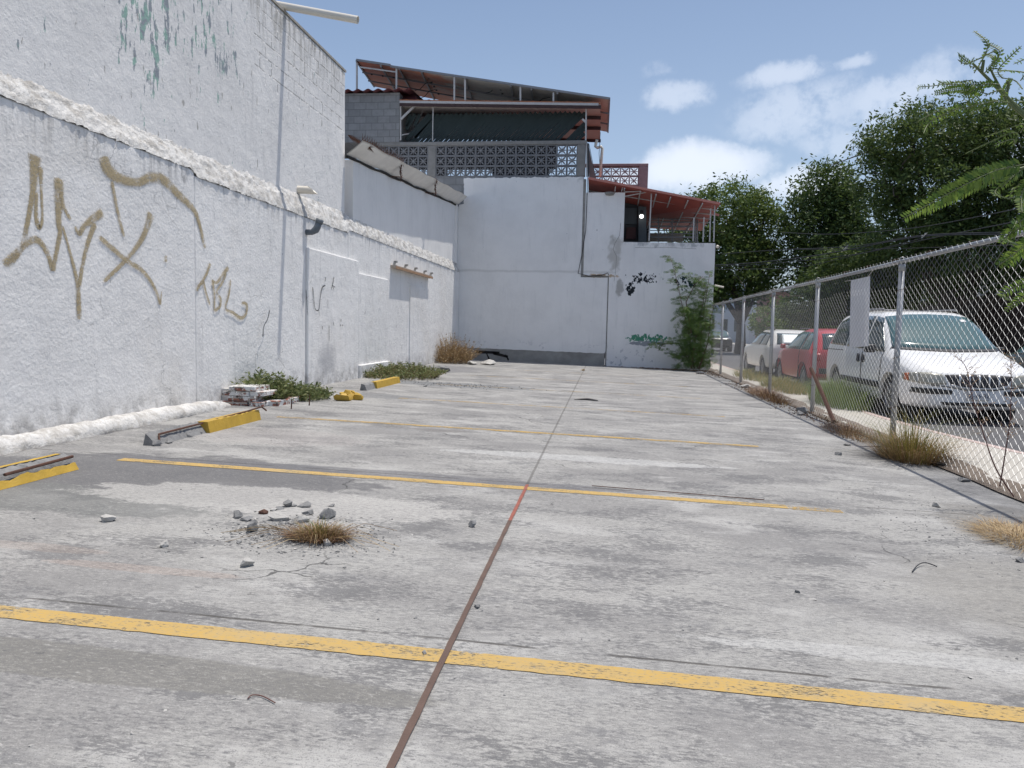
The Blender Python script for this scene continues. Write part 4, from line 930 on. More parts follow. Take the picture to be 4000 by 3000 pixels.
for sx in (-1, 1):
    if sx > 0: van.side(sx, [(1.32, 1.03), (2.25, 1.06)], [(1.95, 1.60), (2.22, 1.64)], 'side_window', M['glass'], .005)
    van.side(sx, [(2.33, 1.06), (3.28, 1.09)], [(2.33, 1.64), (3.28, 1.66)], 'side_window', M['glass'], .005)
    van.side(sx, [(3.36, 1.09), (4.42, 1.11)], [(3.36, 1.66), (3.8, 1.64), (4.15, 1.56)], 'side_window', M['glass'], .005)
    van.side(sx, [(1.42, .44), (2.32, .44)], [(1.42, .53), (2.32, .53)], 'side_strip', M['trim'], .016)
    van.side(sx, [(2.38, .44), (3.40, .44)], [(2.38, .53), (3.40, .53)], 'side_strip', M['trim'], .016)
    van.side(sx, [(2.15, .83), (2.17, .95), (2.25, .97)], [(2.15, .83), (2.22, .82), (2.27, .86)], 'door_handle', M['trim'], .014)
    van.side(sx, [(2.40, .83), (2.42, .95), (2.50, .97)], [(2.40, .83), (2.47, .82), (2.52, .86)], 'door_handle', M['trim'], .014)
    van.side(sx, [(2.30, .25), (2.30, 1.05)], [(2.312, .25), (2.312, 1.05)], 'door_gap', M['trim'], .003)
    van.side(sx, [(1.38, .40), (1.33, 1.0)], [(1.392, .40), (1.342, 1.0)], 'door_gap', M['trim'], .003)
    van.side(sx, [(3.42, 1.0), (4.5, 1.0)], [(3.42, 1.014), (4.5, 1.014)], 'door_gap', M['trim'], .003)
van.end(-1, [(-.80, 1.11), (-.4, 1.10), (0, 1.09), (.4, 1.10), (.80, 1.11)], [(-.67, 1.625), (-.35, 1.665), (0, 1.675), (.35, 1.665), (.67, 1.625)], 'windscreen', M['windscreen'], .005, 16)
van.end(-1, [(-.83, 1.085), (-.4, 1.07), (0, 1.06), (.4, 1.07), (.83, 1.085)], [(-.81, 1.115), (-.4, 1.105), (0, 1.095), (.4, 1.105), (.81, 1.115)], 'wiper_cowl', M['trim'], .006, 16)
van.end(-1, [(-.38, .60), (-.2, .565), (0, .56), (.2, .565), (.38, .60)], [(-.47, .735), (-.2, .745), (0, .75), (.2, .745), (.47, .735)], 'grille', M['dark'], .008, 16)
for x in (-.27, -.135, 0, .135, .27): van.end(-1, [(x-.012, .575), (x-.012, .74)], [(x+.012, .575), (x+.012, .74)], 'grille_bar', M['chrome'], .016, 4)
van.end(-1, [(-.40, .585), (-.2, .548), (0, .54), (.2, .548), (.40, .585)], [(-.38, .60), (-.2, .565), (0, .56), (.2, .565), (.38, .60)], 'grille_surround', M['chrome'], .014, 12)
for s_ in (-1, 1):
    van.end(-1, [(s_*.44, .60), (s_*.60, .59), (s_*.78, .60)], [(s_*.50, .735), (s_*.62, .755), (s_*.78, .755)], 'headlight', M['lens'], .010)
    van.side(s_, [(.16, .61), (.46, .64)], [(.20, .755), (.50, .735)], 'side_lamp', M['lens'], .008)
    van.side(s_, [(.30, .63), (.40, .64)], [(.31, .74), (.41, .735)], 'indicator', M['amber'], .014)
    van.end(-1, [(s_*.36, .455), (s_*.60, .45), (s_*.84, .46)], [(s_*.36, .515), (s_*.60, .53), (s_*.84, .53)], 'bumper_slot', M['trim'], .006)
van.end(-1, [(-.46, .295), (.46, .295)], [(-.50, .335), (.50, .335)], 'lower_slot', M['trim'], .006)
van.end(-1, [(-.66, .575), (-.44, .56), (-.2, .52), (0, .515), (.2, .52), (.44, .56), (.66, .575)], [(-.66, .587), (-.44, .572), (-.2, .532), (0, .527), (.2, .532), (.44, .572), (.66, .587)], 'bumper_gap', M['trim'], .004, 20)
pt = van.end(-1, [(-.15, .375), (.15, .375)], [(-.15, .515), (.15, .515)], 'number_plate', M['plate'], .014, 4)
cu = bpy.data.curves.new('plate_text', 'FONT'); cu.body = 'SJ-16-32'; cu.size = .082; cu.extrude = .001; cu.align_x = 'CENTER'; cu.space_character = 1.05
to = bpy.data.objects.new('plate_text', cu); COL.objects.link(to); dg = bpy.context.evaluated_depsgraph_get(); tm = bpy.data.meshes.new_from_object(to.evaluated_get(dg)); bpy.data.objects.remove(to)
hh = van.bvh.ray_cast(Vector((0, -3, .44)), Vector((0, 1, 0)))[0]
tm.materials.clear(); tm.materials.append(M['ink']); to = bpy.data.objects.new('plate_text', tm); COL.objects.link(to); to.parent = pt; to.rotation_euler = (R(90+3), 0, 0); to.location = (0, hh.y-.030, .415)
for sx in (-1, 1):
    g = MB(); g.obox((sx*1.02, 1.62, 1.08), .17, .10, .14); o = van.part(g, 'wing_mirror', M['trim'], True); bevel(o, .03, 3)
    g = MB(); zr_ = 1.775; g.tube([(sx*.60, 2.25, 1.76), (sx*.60, 2.4, zr_), (sx*.60, 3.9, zr_+.01), (sx*.60, 4.1, 1.75)], .016, 8); van.part(g, 'roof_rail', M['steelg'], True)
g = MB(); g.tube([(-.58, 3.75, 1.79), (-.3, 3.75, 1.80), (.3, 3.75, 1.80), (.58, 3.75, 1.79)], .014, 8); van.part(g, 'roof_bar', M['steelg'], True)
g = MB(); g.obox((.55, 1.93, 1.585), .07, .004, .05, Matrix.Rotation(R(-55), 3, 'X')); 
van.end(-1, [(.46, 1.545), (.55, 1.545)], [(.46, 1.585), (.55, 1.585)], 'sticker', M['plate'], .008, 3)

# red hatchback seen from its rear corner (nose away)
tb2 = [(0, .42, .80, .88, .62, .66, .52, .01), (.08, .32, .86, .98, .74, .76, .60, .01), (.25, .26, .90, 1.25, .80, .80, .56, .02), (.5, .24, .92, 1.38, .81, .81, .55, .02), (1.6, .22, .92, 1.42, .82, .82, .55, .02),
 (2.1, .22, .91, 1.36, .82, .82, .55, .02), (2.75, .22, .90, .98, .82, .82, .66, .02), (3.2, .24, .84, .92, .81, .80, .62, .02), (3.6, .28, .74, .82, .74, .74, .56, .01), (3.75, .36, .62, .68, .60, .62, .46, .01)]
red = carpaint('red_car_paint', (.42, .035, .045), .12)
VX2, VY2 = 5.32, 17.3
rc = Car('parked_car', 'red hatchback parked behind the white minivan with its rear towards it', 'car', (VX2, VY2, ZR), False, tb2, red, (.68, 3.05), .29)
for sx in (-1, 1):
    rc.side(sx, [(.35, .94), (1.0, .93)], [(.55, 1.31), (1.0, 1.34)], 'side_window', M['windscreen'], .005)
    rc.side(sx, [(1.08, .93), (2.5, .93)], [(1.08, 1.34), (1.7, 1.35), (2.1, 1.28)], 'side_window', M['windscreen'], .005)
    rc.side(sx, [(1.03, .25), (1.03, .92)], [(1.04, .25), (1.04, .92)], 'door_gap', M['trim'], .003)
    rc.end(-1, [(sx*.60, .70), (sx*.74, .70)], [(sx*.60, .86), (sx*.74, .86)], 'tail_light', M['redlens'], .006)
rc.end(-1, [(-.55, .96), (0, .94), (.55, .96)], [(-.50, 1.30), (0, 1.33), (.50, 1.30)], 'rear_window', M['glass'], .005)
rc.end(-1, [(-.62, .42), (.62, .42)], [(-.62, .54), (.62, .54)], 'bumper', M['trim'], .02)
g = MB(); g.obox((-.93, 2.2, .98), .12, .08, .11); bevel(rc.part(g, 'wing_mirror', red, True), .02)

# white car in front of the red one
tb3 = [(0, .45, .84, .94, .62, .68, .54, .01), (.1, .34, .90, 1.02, .76, .80, .62, .01), (.3, .28, .92, 1.26, .84, .84, .62, .02), (.6, .26, .92, 1.37, .86, .86, .62, .02), (2.0, .25, .92, 1.40, .87, .87, .62, .02),
 (2.4, .25, .91, 1.32, .87, .87, .62, .02), (3.05, .25, .90, .98, .87, .87, .70, .02), (3.8, .28, .84, .92, .84, .84, .66, .02), (4.15, .36, .70, .78, .70, .72, .55, .01)]
wc = Car('parked_car', 'white wagon with pale sunshade in its rear window parked beyond the red hatchback', 'car', (5.38, 21.9, ZR), False, tb3, carpaint('offwhite_car_paint', (.66, .65, .61), .25), (.75, 3.35), .31)
for sx in (-1, 1):
    wc.side(sx, [(.42, .95), (1.15, .95)], [(.6, 1.29), (1.15, 1.32)], 'side_window', M['glass'], .005)
    wc.side(sx, [(1.22, .95), (2.8, .94)], [(1.22, 1.32), (2.0, 1.33), (2.35, 1.26)], 'side_window', M['glass'], .005)
wc.end(-1, [(-.60, .98), (.60, .98)], [(-.54, 1.29), (.54, 1.29)], 'rear_window', M['glass'], .005)
wc.end(-1, [(-.45, 1.0), (.1, 1.0)], [(-.42, 1.26), (.1, 1.26)], 'sunshade', plain('silver_sunshade', (.62, .68, .68), .4), .009)
for s_ in (-1, 1): g = MB(); g.tube([(s_*.50, .9, 1.40), (s_*.50, 1.0, 1.46), (s_*.50, 2.0, 1.46), (s_*.50, 2.1, 1.40)], .02, 6); wc.part(g, 'roof_rail', M['trim'])
#[(.50, .9, 1.40), (.50, 1.0, 1.46), (.50, 2.0, 1.46), (.50, 2.1, 1.40)], .02, 6); wc.part(g, 'roof_rail', M['trim'])
# cars on the far side of the road
def sedan(label, loc, flip, col, rot=0):
    tb4 = [(0, .42, .70, .78, .60, .66, .50, .01), (.1, .30, .78, .90, .76, .80, .62, .01), (.9, .24, .88, .98, .86, .86, .68, .02), (1.5, .22, .90, 1.38, .87, .87, .60, .02), (2.1, .22, .90, 1.43, .87, .87, .58, .02), (2.7, .22, .90, 1.36, .87, .87, .60, .02), (3.4, .24, .88, .98, .86, .86, .66, .02), (4.2, .30, .78, .88, .80, .80, .62, .01), (4.35, .42, .66, .74, .66, .68, .5, .01)]
    c = Car('parked_car', label, 'car', loc, flip, tb4, carpaint('car_paint', col, .15), (.8, 3.4), .31)
    for sx in (-1, 1): c.side(sx, [(1.1, .93), (2.1, .93), (3.2, .93)], [(1.55, 1.33), (2.1, 1.36), (2.65, 1.32)], 'side_window', M['windscreen'], .005)
    c.end(-1, [(-.66, .98), (.66, .98)], [(-.56, 1.34), (.56, 1.34)], 'windscreen', M['windscreen'], .005); return c
sedan('dark green car across the road half hidden behind the minivan bonnet', (10.55, 16.2, ZR), False, (.05, .07, .06))
sedan('blue car parked far down the road beyond the white wagon', (9.6, 42, ZR), False, (.10, .20, .32))
sedan('black car standing far down the road at the left end of the fence', (7.3, 50, ZR), False, (.02, .02, .025))
sedan('dark grey car across the road left of the blue car', (11.4, 52, ZR), False, (.05, .055, .06))

# ------------------------------------------------------------------ trees
def leafmesh(pts, size, name, mat, parent, flat=0.):
    n = len(pts); c = np.array(pts)
    a = rng.normal(size=(n, 3)); a /= np.linalg.norm(a, axis=1)[:, None]; a[:, 2] = a[:, 2]*.8-.25
    a /= np.linalg.norm(a, axis=1)[:, None]
    b = np.cross(a, rng.normal(size=(n, 3))); b /= np.linalg.norm(b, axis=1)[:, None]+1e-9
    s_ = size*(.6+.8*rng.random(n))[:, None]
    v = np.stack([c-a*s_, c+b*s_*.38, c+a*s_, c-b*s_*.38], 1).reshape(-1, 3)-np.array(parent.location)
    me = bpy.data.meshes.new(name); me.vertices.add(4*n); me.vertices.foreach_set('co', v.ravel()); me.loops.add(4*n); me.loops.foreach_set('vertex_index', np.arange(4*n))
    me.polygons.add(n); me.polygons.foreach_set('loop_start', np.arange(0, 4*n, 4)); me.polygons.foreach_set('loop_total', np.full(n, 4)); me.update(calc_edges=True)
    me.materials.append(mat); o = bpy.data.objects.new(name, me); COL.objects.link(o); o.parent = parent; return o
def tree(label, base, trunk_r, blobs, nclump, nleaf, size, mat, group='trees along the far side of the road', spread=.33):
    base = Vector(base); t_ = thing('tree', label, 'tree', base, group)
    g = MB(); fork = base+Vector((0, 0, 1.8)); g.tube([base, base+Vector((.03, .05, .9)), fork], [trunk_r*1.25, trunk_r, trunk_r*.85], 10)
    vol = [b[3]*b[4]*b[5] for b in blobs]; tot = sum(vol); P_ = []
    for b, v_ in zip(blobs, vol):
        c = Vector(b[:3]); mid = fork.lerp(c, .5)+Vector((random.uniform(-.4, .4), random.uniform(-.4, .4), -.2))
        g.tube([fork, mid, c], [trunk_r*.6, trunk_r*.35, trunk_r*.15], 7)
        for _ in range(7):
            e = c+Vector((random.gauss(0, 1)*b[3], random.gauss(0, 1)*b[4], random.gauss(0, .8)*b[5]))*.6; g.tube([mid.lerp(c, random.random()), (c+e)/2+Vector((0, 0, .15)), e], [trunk_r*.18, trunk_r*.1, trunk_r*.04], 5)
        nc = max(3, int(nclump*v_**.75/sum(x**.75 for x in vol)))
        for _ in range(nc):
            d = rng.normal(size=3); d /= np.linalg.norm(d); rr = (.35+.65*rng.random()**.45)*(1+.22*mnoise.noise(Vector(d*2.2)+c))
            q = np.array(c)+d*rr*np.array(b[3:6])
            m = int(nleaf*(.5+rng.random())); sp = spread*(.6+.8*rng.random())
            P_.append(q+rng.normal(size=(m, 3))*np.array([sp, sp, sp*.7]))
    g.build('trunk', M['bark'], t_, smooth=True); leafmesh(np.concatenate(P_), size, 'crown', mat, t_); return t_
def ellip(px, py, Y, rx, rz, ry=None):
    c = AY(px, py, Y); s_ = Y/F; return (c.x, Y, c.z, rx*s_, (ry or rx)*s_, rz*s_)
Y = 46
tree('bushy tree nearest to the balcony with rounded loose crown', (AY(2893, 1300, Y).x, Y, ZR), .30,
     [ellip(2840, 850, Y, 170, 130), ellip(2720, 900, Y, 110, 130), ellip(2950, 900, Y, 110, 140), ellip(2850, 1050, Y, 190, 140), ellip(2760, 1080, Y, 110, 90), ellip(2980, 1060, Y, 90, 110)], 720, 46, .118, M['leaf_a'])
Y = 44
tree('round topped middle tree between the other two', (AY(3200, 1300, Y).x, Y, ZR), .25,
     [ellip(3215, 760, Y, 110, 120), ellip(3200, 880, Y, 140, 130), ellip(3320, 830, Y, 100, 120), ellip(3180, 1020, Y, 110, 100), ellip(3330, 990, Y, 150, 120), ellip(3250, 1110, Y, 150, 60)], 760, 46, .115, M['leaf_b'])
Y = 31
tree('largest dark spreading tree at the right over the minivan', (AY(3760, 1300, Y).x, Y, ZR), .35,
     [ellip(3560, 560, Y, 200, 120), ellip(3790, 530, Y, 220, 110), ellip(4010, 560, Y, 240, 150), ellip(3480, 720, Y, 120, 110), ellip(3680, 760, Y, 240, 150), ellip(3930, 800, Y, 240, 180), ellip(3560, 940, Y, 170, 120), ellip(3800, 1000, Y, 240, 130), ellip(4120, 950, Y, 200, 200)], 1700, 46, .085, M['leaf_b'], spread=.24)
Y = 34
tree('low dark tree behind the hanging board and the red hatchback', (AY(3400, 1300, Y).x, Y, ZR), .2,
     [ellip(3330, 1080, Y, 170, 100), ellip(3200, 1180, Y, 110, 90), ellip(3500, 1120, Y, 170, 90), ellip(3120, 1230, Y, 60, 60)], 460, 46, .095, M['leaf_b'], spread=.26)
# hedge-like shrubs under the trees
def shrub(name, label, cat, blobs, n, size, mat, group=None):
    c = Vector((blobs[0][0], blobs[0][1], ZR)); t_ = thing(name, label, cat, c, group); P_ = []
    for b in blobs:
        for _ in range(n):
            d = rng.normal(size=3); d /= np.linalg.norm(d); q = np.array(b[:3])+d*(.4+.6*rng.random()**.5)*np.array(b[3:6]); P_.append(q+rng.normal(size=(22, 3))*.14)
    leafmesh(np.concatenate(P_), size, 'foliage', mat, t_)
    g = MB()
    for b in blobs: g.tube([(b[0], b[1], ZR), (b[0]+.05, b[1], b[2])], [.05, .02], 5)
    g.build('stem', M['bark'], t_)
shrub('shrub', 'leafy green shrub on the far pavement above the red hatchback', 'shrub', [ellip(3190, 1290, 36, 80, 60), ellip(3080, 1270, 36, 60, 60)], 60, .09, M['greengrass'])
shrub('shrub', 'light green shrub far down the road left of the white wagon', 'shrub', [ellip(2985, 1255, 60, 70, 60), ellip(3040, 1230, 60, 60, 70)], 60, .12, M['greengrass'])
# far side: dark wall with slatted gate, pale building, distant street fronts
fwl = thing('roadside_wall', 'dark weathered wall in tree shade across the road behind the minivan', 'wall', (15.3, 24, 0))
g = MB(); g.box(15.2, 15.4, 4, 60, -.1, 2.95); g.build('wall', plain('dark_weathered_wall', (.10, .08, .07), .9, 0, .4, 3), fwl)
g = MB()
for k in range(220): g.box(15.13, 15.17, 9+k*.14, 9.07+k*.14, .0, 2.3+.1*(k % 3))
g.build('slats', plain('dark_brown_slats', (.07, .05, .045), .9, 0, .4, 6), fwl)
def blockbuilding(label, x0, x1, y0, y1, z1, col, nwin, nfl, name='building', face='y'):
    t_ = thing(name, label, 'building', ((x0+x1)/2, y0, ZR))
    g = MB(); g.box(x0, x1, y0, y1, -.5, z1); g.build('wall', plain('facade', col, .85, 0, .08, 1.), t_)
    g = MB(); g.box(x0-.1, x1+.1, y0-.1, y1, z1, z1+.15); g.build('roof', M['cast'], t_)
    w_ = (x1-x0)/nwin; hf = z1/nfl
    for a in range(nwin):
        for b in range(nfl):
            g = MB(); xc = x0+w_*(a+.5); zc_ = hf*(b+.55); g.box(xc-w_*.25, xc+w_*.25, y0-.03, y0+.05, zc_-hf*.2, zc_+hf*.2); g.build('window', M['glass'], t_)
xx = lambda px, Y: AY(px, 1300, Y).x
blockbuilding('pale blue two storey shopfront at the far end of the road', xx(2700, 95), xx(2905, 95), 95, 105, 7.5, (.50, .56, .62), 4, 2)
blockbuilding('white low house at the end of the road between the tree trunks', xx(2925, 88), xx(3040, 88), 88, 96, 4.6, (.58, .59, .60), 3, 1)
blockbuilding('reddish brown far house above the white wagon', xx(2990, 75), xx(3080, 75), 75, 80, 5.2, (.30, .16, .12), 2, 2)
blockbuilding('cream building seen through the big tree at the right edge', xx(3860, 37), xx(4700, 37), 37, 44, 4.6, (.55, .52, .46), 5, 1)
blockbuilding('grey house behind the trees beyond the middle tree', xx(3050, 70), xx(3420, 70), 70, 80, 3.6, (.34, .35, .37), 5, 1)
blockbuilding('dark grey far block behind the largest tree', xx(3300, 62), xx(4400, 62), 62, 72, 5.2, (.16, .17, .17), 9, 2)
# distant box truck
tr = thing('box_truck', 'white box truck standing far down the road beside the fence end', 'truck', (7.4, 66, ZR))
g = MB(); g.box(6.2, 8.6, 66, 72, .7, 3.1); bevel(g.build('cargo_box', carpaint('truck_white', (.62, .62, .62), .2), tr), .04)
g = MB(); g.hexa([(6.3, 64.2, .4), (8.5, 64.2, .4), (8.5, 66, .4), (6.3, 66, .4), (6.4, 64.7, 2.3), (8.4, 64.7, 2.3), (8.5, 66, 2.3), (6.3, 66, 2.3)]); bevel(g.build('cab', white, tr), .06)
g = MB(); g.box(6.5, 8.3, 64.38, 64.6, 1.35, 2.0); g.build('windscreen', M['glass'], tr)
for x in (6.3, 8.3):
    for y in (65.1, 70.5): g = MB(); g.lathe((x, y, ZR+.45), (1, 0, 0), [(.001, 0), (.42, 0), (.45, .05), (.45, .2), (.001, .25)], 18); g.build('wheel', M['rubber'], tr)
# street poles and overhead cables
wires = [([(2690, 1048), (3000, 1030), (3330, 995), (3640, 930), (4100, 840)], .014), ([(2640, 1042), (2900, 1030), (3145, 1004), (3330, 972), (3612, 922), (4100, 915)], .022),
         ([(2820, 992), (3040, 976), (3330, 962), (3612, 918), (4100, 905)], .014), ([(3050, 907), (3220, 915), (3420, 905), (3640, 880), (4100, 790)], .012), ([(3100, 974), (3400, 973), (3700, 965), (4100, 952)], .010),
         ([(2780, 1052), (3000, 1050), (3145, 1040), (3300, 1006), (3612, 928)], .012)]
labs = ['thin overhead cable sagging lowest across the trees', 'thick bundle of overhead cables with a splice', 'overhead cable just above the thick bundle', 'highest thin overhead cable rising to the right', 'straight thin overhead cable just over the fence rail at right', 'overhead service cable joining the thick bundle from below']
for (pp, r_), lb in zip(wires, labs):
    pts = [AY(x, y, 40-22*(x-2640)/1460) for x, y in pp]; Q = []
    for i in range(len(pts)-1):
        p0, p1, p2, p3 = pts[max(i-1, 0)], pts[i], pts[i+1], pts[min(i+2, len(pts)-1)]
        for j in range(6): t_ = j/6; Q.append(.5*((2*p1)+(p2-p0)*t_+(2*p0-5*p1+4*p2-p3)*t_**2+(3*p1-p0-3*p2+p3)*t_**3))
    Q.append(pts[-1]); g = MB(); g.tube(Q, r_, 5); tag(g.build('overhead_cable', M['trim']), lb, 'cable', 'overhead cables')
for x, y, lb in ((3612, 920, 'pale cable splice knot right of the hanging board'), (3302, 966, 'pale cable splice knot above the hanging board')):
    c = AY(x, y, 40-22*(x-2640)/1460-.05); g = MB()
    for k in range(7): g.tube([c, c+Vector((random.uniform(-.12, .12), 0, random.uniform(-.14, .1)))], .01, 4)
    tag(g.build('cable_splice', M['pvc']), lb, 'cable')

# ------------------------------------------------------------------ feathery foliage
def feather(LB, SB, P_, leaflet, n, wd=.0, droop=.15, side=None, taper=True, wid=.15):
    """one pinna: a rachis along P_ with pairs of narrow leaflets"""
    P_ = [Vector(p) for p in P_]; L = sum((b-a).length for a, b in zip(P_[:-1], P_[1:]))
    def at(u):
        d = u*L
        for a, b in zip(P_[:-1], P_[1:]):
            l = (b-a).length
            if d <= l or b is P_[-1]: return a.lerp(b, min(1, d/max(l, 1e-6))), (b-a).normalized()
            d -= l
    if SB is not None: SB.tube(P_, [wd]*(len(P_)-1)+[wd*.4], 4, cap=False)
    nrm = side or Vector((random.gauss(0, .4), -1, random.gauss(.2, .4))).normalized()
    for i in range(n):
        u = .06+.94*i/n; p, t_ = at(u); v = t_.cross(nrm).normalized(); w_ = v.cross(t_)
        l = leaflet*(1 if not taper else (.55+.45*math.sin(math.pi*min(1, .18+u*.82))))*random.uniform(.85, 1.1)
        for s_ in (-1, 1):
            d = (v*s_*.86+t_*.5-w_*random.uniform(-.1, droop)).normalized(); e = p+d*l; q = d.cross(w_).normalized()*l*wid
            LB.add([p, p+d*l*.45+q, e, p+d*l*.55-q], [(0, 1, 2, 3)])
# sapling in the back corner
sp = thing('sapling', 'tall feathery green sapling growing against the back wall at the fence end', 'plant', (AY(2700, 1440, 25).x, 25.0, -.06))
LB, SB = MB(), MB(); YS = 25.0
def spt(px, py, dy=0.): return AY(px, py, YS+dy)
stems = [[(2712, 1440), (2690, 1300), (2662, 1180), (2640, 1080), (2618, 1000)], [(2725, 1440), (2740, 1300), (2755, 1180), (2772, 1072)], [(2700, 1440), (2715, 1330), (2735, 1250), (2752, 1150), (2760, 1110)],
         [(2705, 1440), (2650, 1340), (2590, 1345), (2570, 1370)], [(2715, 1440), (2680, 1380), (2640, 1400)], [(2730, 1440), (2765, 1340), (2775, 1250), (2790, 1190)], [(2700, 1300), (2680, 1180), (2715, 1110), (2745, 1080)]]
def poly(P_, u):
    k = u*(len(P_)-1); i = min(int(k), len(P_)-2); return P_[i].lerp(P_[i+1], k-i)
for si, st in enumerate(stems):
    P_ = [spt(x, y, random.uniform(-.3, .1)) for x, y in st]; SB.tube(P_, [.022, .016, .011, .007, .004][:len(P_)] if len(P_) > 3 else [.015, .01, .004][:len(P_)], 5)
    nf = 27 if si < 3 else 15
    for k in range(nf):
        u = .12+.88*k/nf; p = poly(P_, u); a = random.uniform(0, 2*math.pi); L = random.uniform(.28, .5)*(1-.45*u if si == 0 else 1)
        d = Vector((math.cos(a), math.sin(a)*.7, random.uniform(.0, .5))).normalized()
        tip = p+d*L+Vector((0, 0, -.08)); mid = p+d*L*.5+Vector((0, 0, .04)); SB.tube([p, mid, tip], .003, 3, cap=False)
        for j in range(4):
            q = p.lerp(mid, j/2) if j < 2 else mid.lerp(tip, (j-2)/2+.3)
            for s_ in (-1, 1):
                dd = (d*.55+Vector((-d.y, d.x, 0))*s_*.8+Vector((0, 0, random.uniform(-.3, .25)))).normalized(); l = random.uniform(.14, .22)
                feather(LB, None, [q, q+dd*l*.5, q+dd*l+Vector((0, 0, -.02))], .046, 10)
for k in range(270):   # dense foot
    x = random.gauss(2712, 36); y = random.uniform(1200, 1435); 
    if abs(x-2715) > 75: continue
    p = spt(x, y, random.uniform(-.5, .3)); d = Vector((random.gauss(0, 1), random.gauss(0, .6), random.gauss(-.1, .4))).normalized()
    for j in range(4):
        dd = (d+Vector((random.gauss(0, .6), random.gauss(0, .5), random.gauss(0, .5)))).normalized(); feather(LB, None, [p, p+dd*.1, p+dd*.22+Vector((0, 0, -.03))], .05, 9)
LB.build('foliage', M['sapling'], sp); SB.build('stem', M['redstem'], sp, smooth=True)
# branches of a young tree beside the photographer, reaching in from the right
ft = thing('leaning_sapling', 'near feathery branches with bright green leaflets reaching in from the right edge', 'plant', (1.25, 1.15, 0))
YN = 1.35
def fn_(x, y): return AY(2700+x*.5877, y*.5877, YN)
LB, SB = MB(), MB()
def cr(Pp, n=6):
    out = []
    for i in range(len(Pp)-1):
        p0, p1, p2, p3 = Pp[max(i-1, 0)], Pp[i], Pp[i+1], Pp[min(i+2, len(Pp)-1)]
        for j in range(n): t_ = j/n; out.append(.5*((2*p1)+(p2-p0)*t_+(2*p0-5*p1+4*p2-p3)*t_**2+(3*p1-p0-3*p2+p3)*t_**3))
    return out+[Pp[-1]]
fr = [([(1945, 440), (1940, 330), (1895, 190)], 22, 13), ([(1930, 372), (1870, 338), (1795, 340)], 20, 9), ([(1930, 402), (1860, 405), (1785, 385)], 16, 9), ([(1960, 480), (1985, 400), (1950, 290)], 24, 12),
 ([(2010, 470), (2030, 380), (2015, 300)], 20, 12), ([(2040, 540), (2055, 450), (2095, 375)], 18, 10), ([(1930, 445), (1860, 435), (1800, 440)], 12, 8), ([(1860, 540), (1690, 508), (1560, 545), (1425, 670)], 13, 18),
 ([(1990, 590), (1850, 560), (1720, 550), (1595, 570)], 30, 22), ([(1980, 612), (1800, 590), (1600, 630)], 26, 18), ([(1990, 620), (1850, 600), (1725, 655)], 24, 13), ([(2050, 662), (1980, 648), (1900, 665)], 16, 8), ([(1990, 600), (1900, 590), (1800, 650)], 20, 12),
 ([(1960, 715), (1750, 722), (1620, 760), (1500, 812)], 38, 22), ([(1760, 735), (1650, 770), (1555, 880)], 28, 14), ([(2050, 720), (1960, 712), (1850, 730)], 22, 10), ([(2212, 870), (2100, 875), (2000, 888)], 26, 12), ([(2212, 895), (2050, 920), (1900, 982)], 26, 16), ([(2212, 940), (2070, 955), (1930, 1010)], 28, 14),
 ([(2190, 1112), (1990, 1150), (1740, 1260), (1470, 1430)], 62, 32), ([(2170, 1120), (2060, 1105), (1970, 1078)], 26, 12), ([(2180, 1120), (1900, 1230), (1600, 1400)], 40, 26), ([(2230, 1110), (2090, 1190), (2010, 1270)], 34, 13), ([(2230, 1130), (2120, 1240), (2045, 1350)], 38, 14), ([(2230, 1160), (2170, 1290), (2105, 1440)], 36, 16), ([(2240, 1200), (2215, 1280), (2205, 1300)], 26, 8),
 ([(2190, 640), (2170, 540), (2100, 420)], 26, 14), ([(2195, 640), (2180, 560), (2200, 470)], 22, 12), ([(2215, 520), (2190, 440), (2212, 380)], 22, 8), ([(2100, 650), (2110, 560), (2085, 500)], 10, 5), ([(2080, 690), (2000, 690), (1930, 705)], 16, 8),
 ([(2260, 1420), (2160, 1470), (2100, 1530)], 42, 12), ([(2260, 1470), (2170, 1560), (2090, 1650)], 46, 14), ([(2270, 1500), (2200, 1620), (2110, 1760)], 50, 16), ([(2270, 1560), (2210, 1680), (2170, 1760)], 46, 14), ([(2270, 1440), (2200, 1500), (2150, 1600)], 42, 12),
 ([(2260, 1860), (2170, 1940), (2110, 2000)], 36, 12), ([(2260, 1900), (2190, 2000), (2150, 2070)], 34, 12)]
for pp, lf, n in fr:
    P_ = cr([fn_(x, y)+Vector((0, random.uniform(-.05, .05), 0)) for x, y in pp], 5)
    feather(LB, SB, P_, (lf*1.05+9)*.5877*YN/F, int(n*1.35), .0009, .3, wid=.24 if lf < 28 else .17, side=Vector((random.gauss(0, .2), -1, random.gauss(.15, .25))).normalized())
for pp, r0, r1 in (([(2330, 900), (2212, 760), (2060, 610), (1930, 480), (1870, 420)], .0042, .0015), ([(1930, 480), (1945, 400)], .003, .002), ([(2320, 860), (2120, 690), (2040, 560), (1985, 450)], .003, .0015), ([(2400, 1000), (2212, 1115), (2100, 1112)], .003, .002),
                   ([(2330, 900), (2212, 880)], .003, .002), ([(2150, 700), (2100, 640), (2110, 570), (2100, 540)], .002, .002), ([(2600, 1700), (2450, 1200), (2330, 900)], .009, .0045), ([(2400, 800), (2195, 640)], .002, .001), ([(2400, 1600), (2260, 1440)], .003, .001), ([(2400, 1900), (2260, 1870)], .003, .001)):
    P_ = cr([fn_(x, y) for x, y in pp], 5); SB.tube(P_, list(np.linspace(r0, r1, len(P_))), 6, cap=False)
q0 = fn_(2600, 1700); SB.tube([Vector((1.25, 1.15, gz(1.25)-.02)), Vector((1.2, 1.2, .5)), q0], [.02, .016, .012], 8)
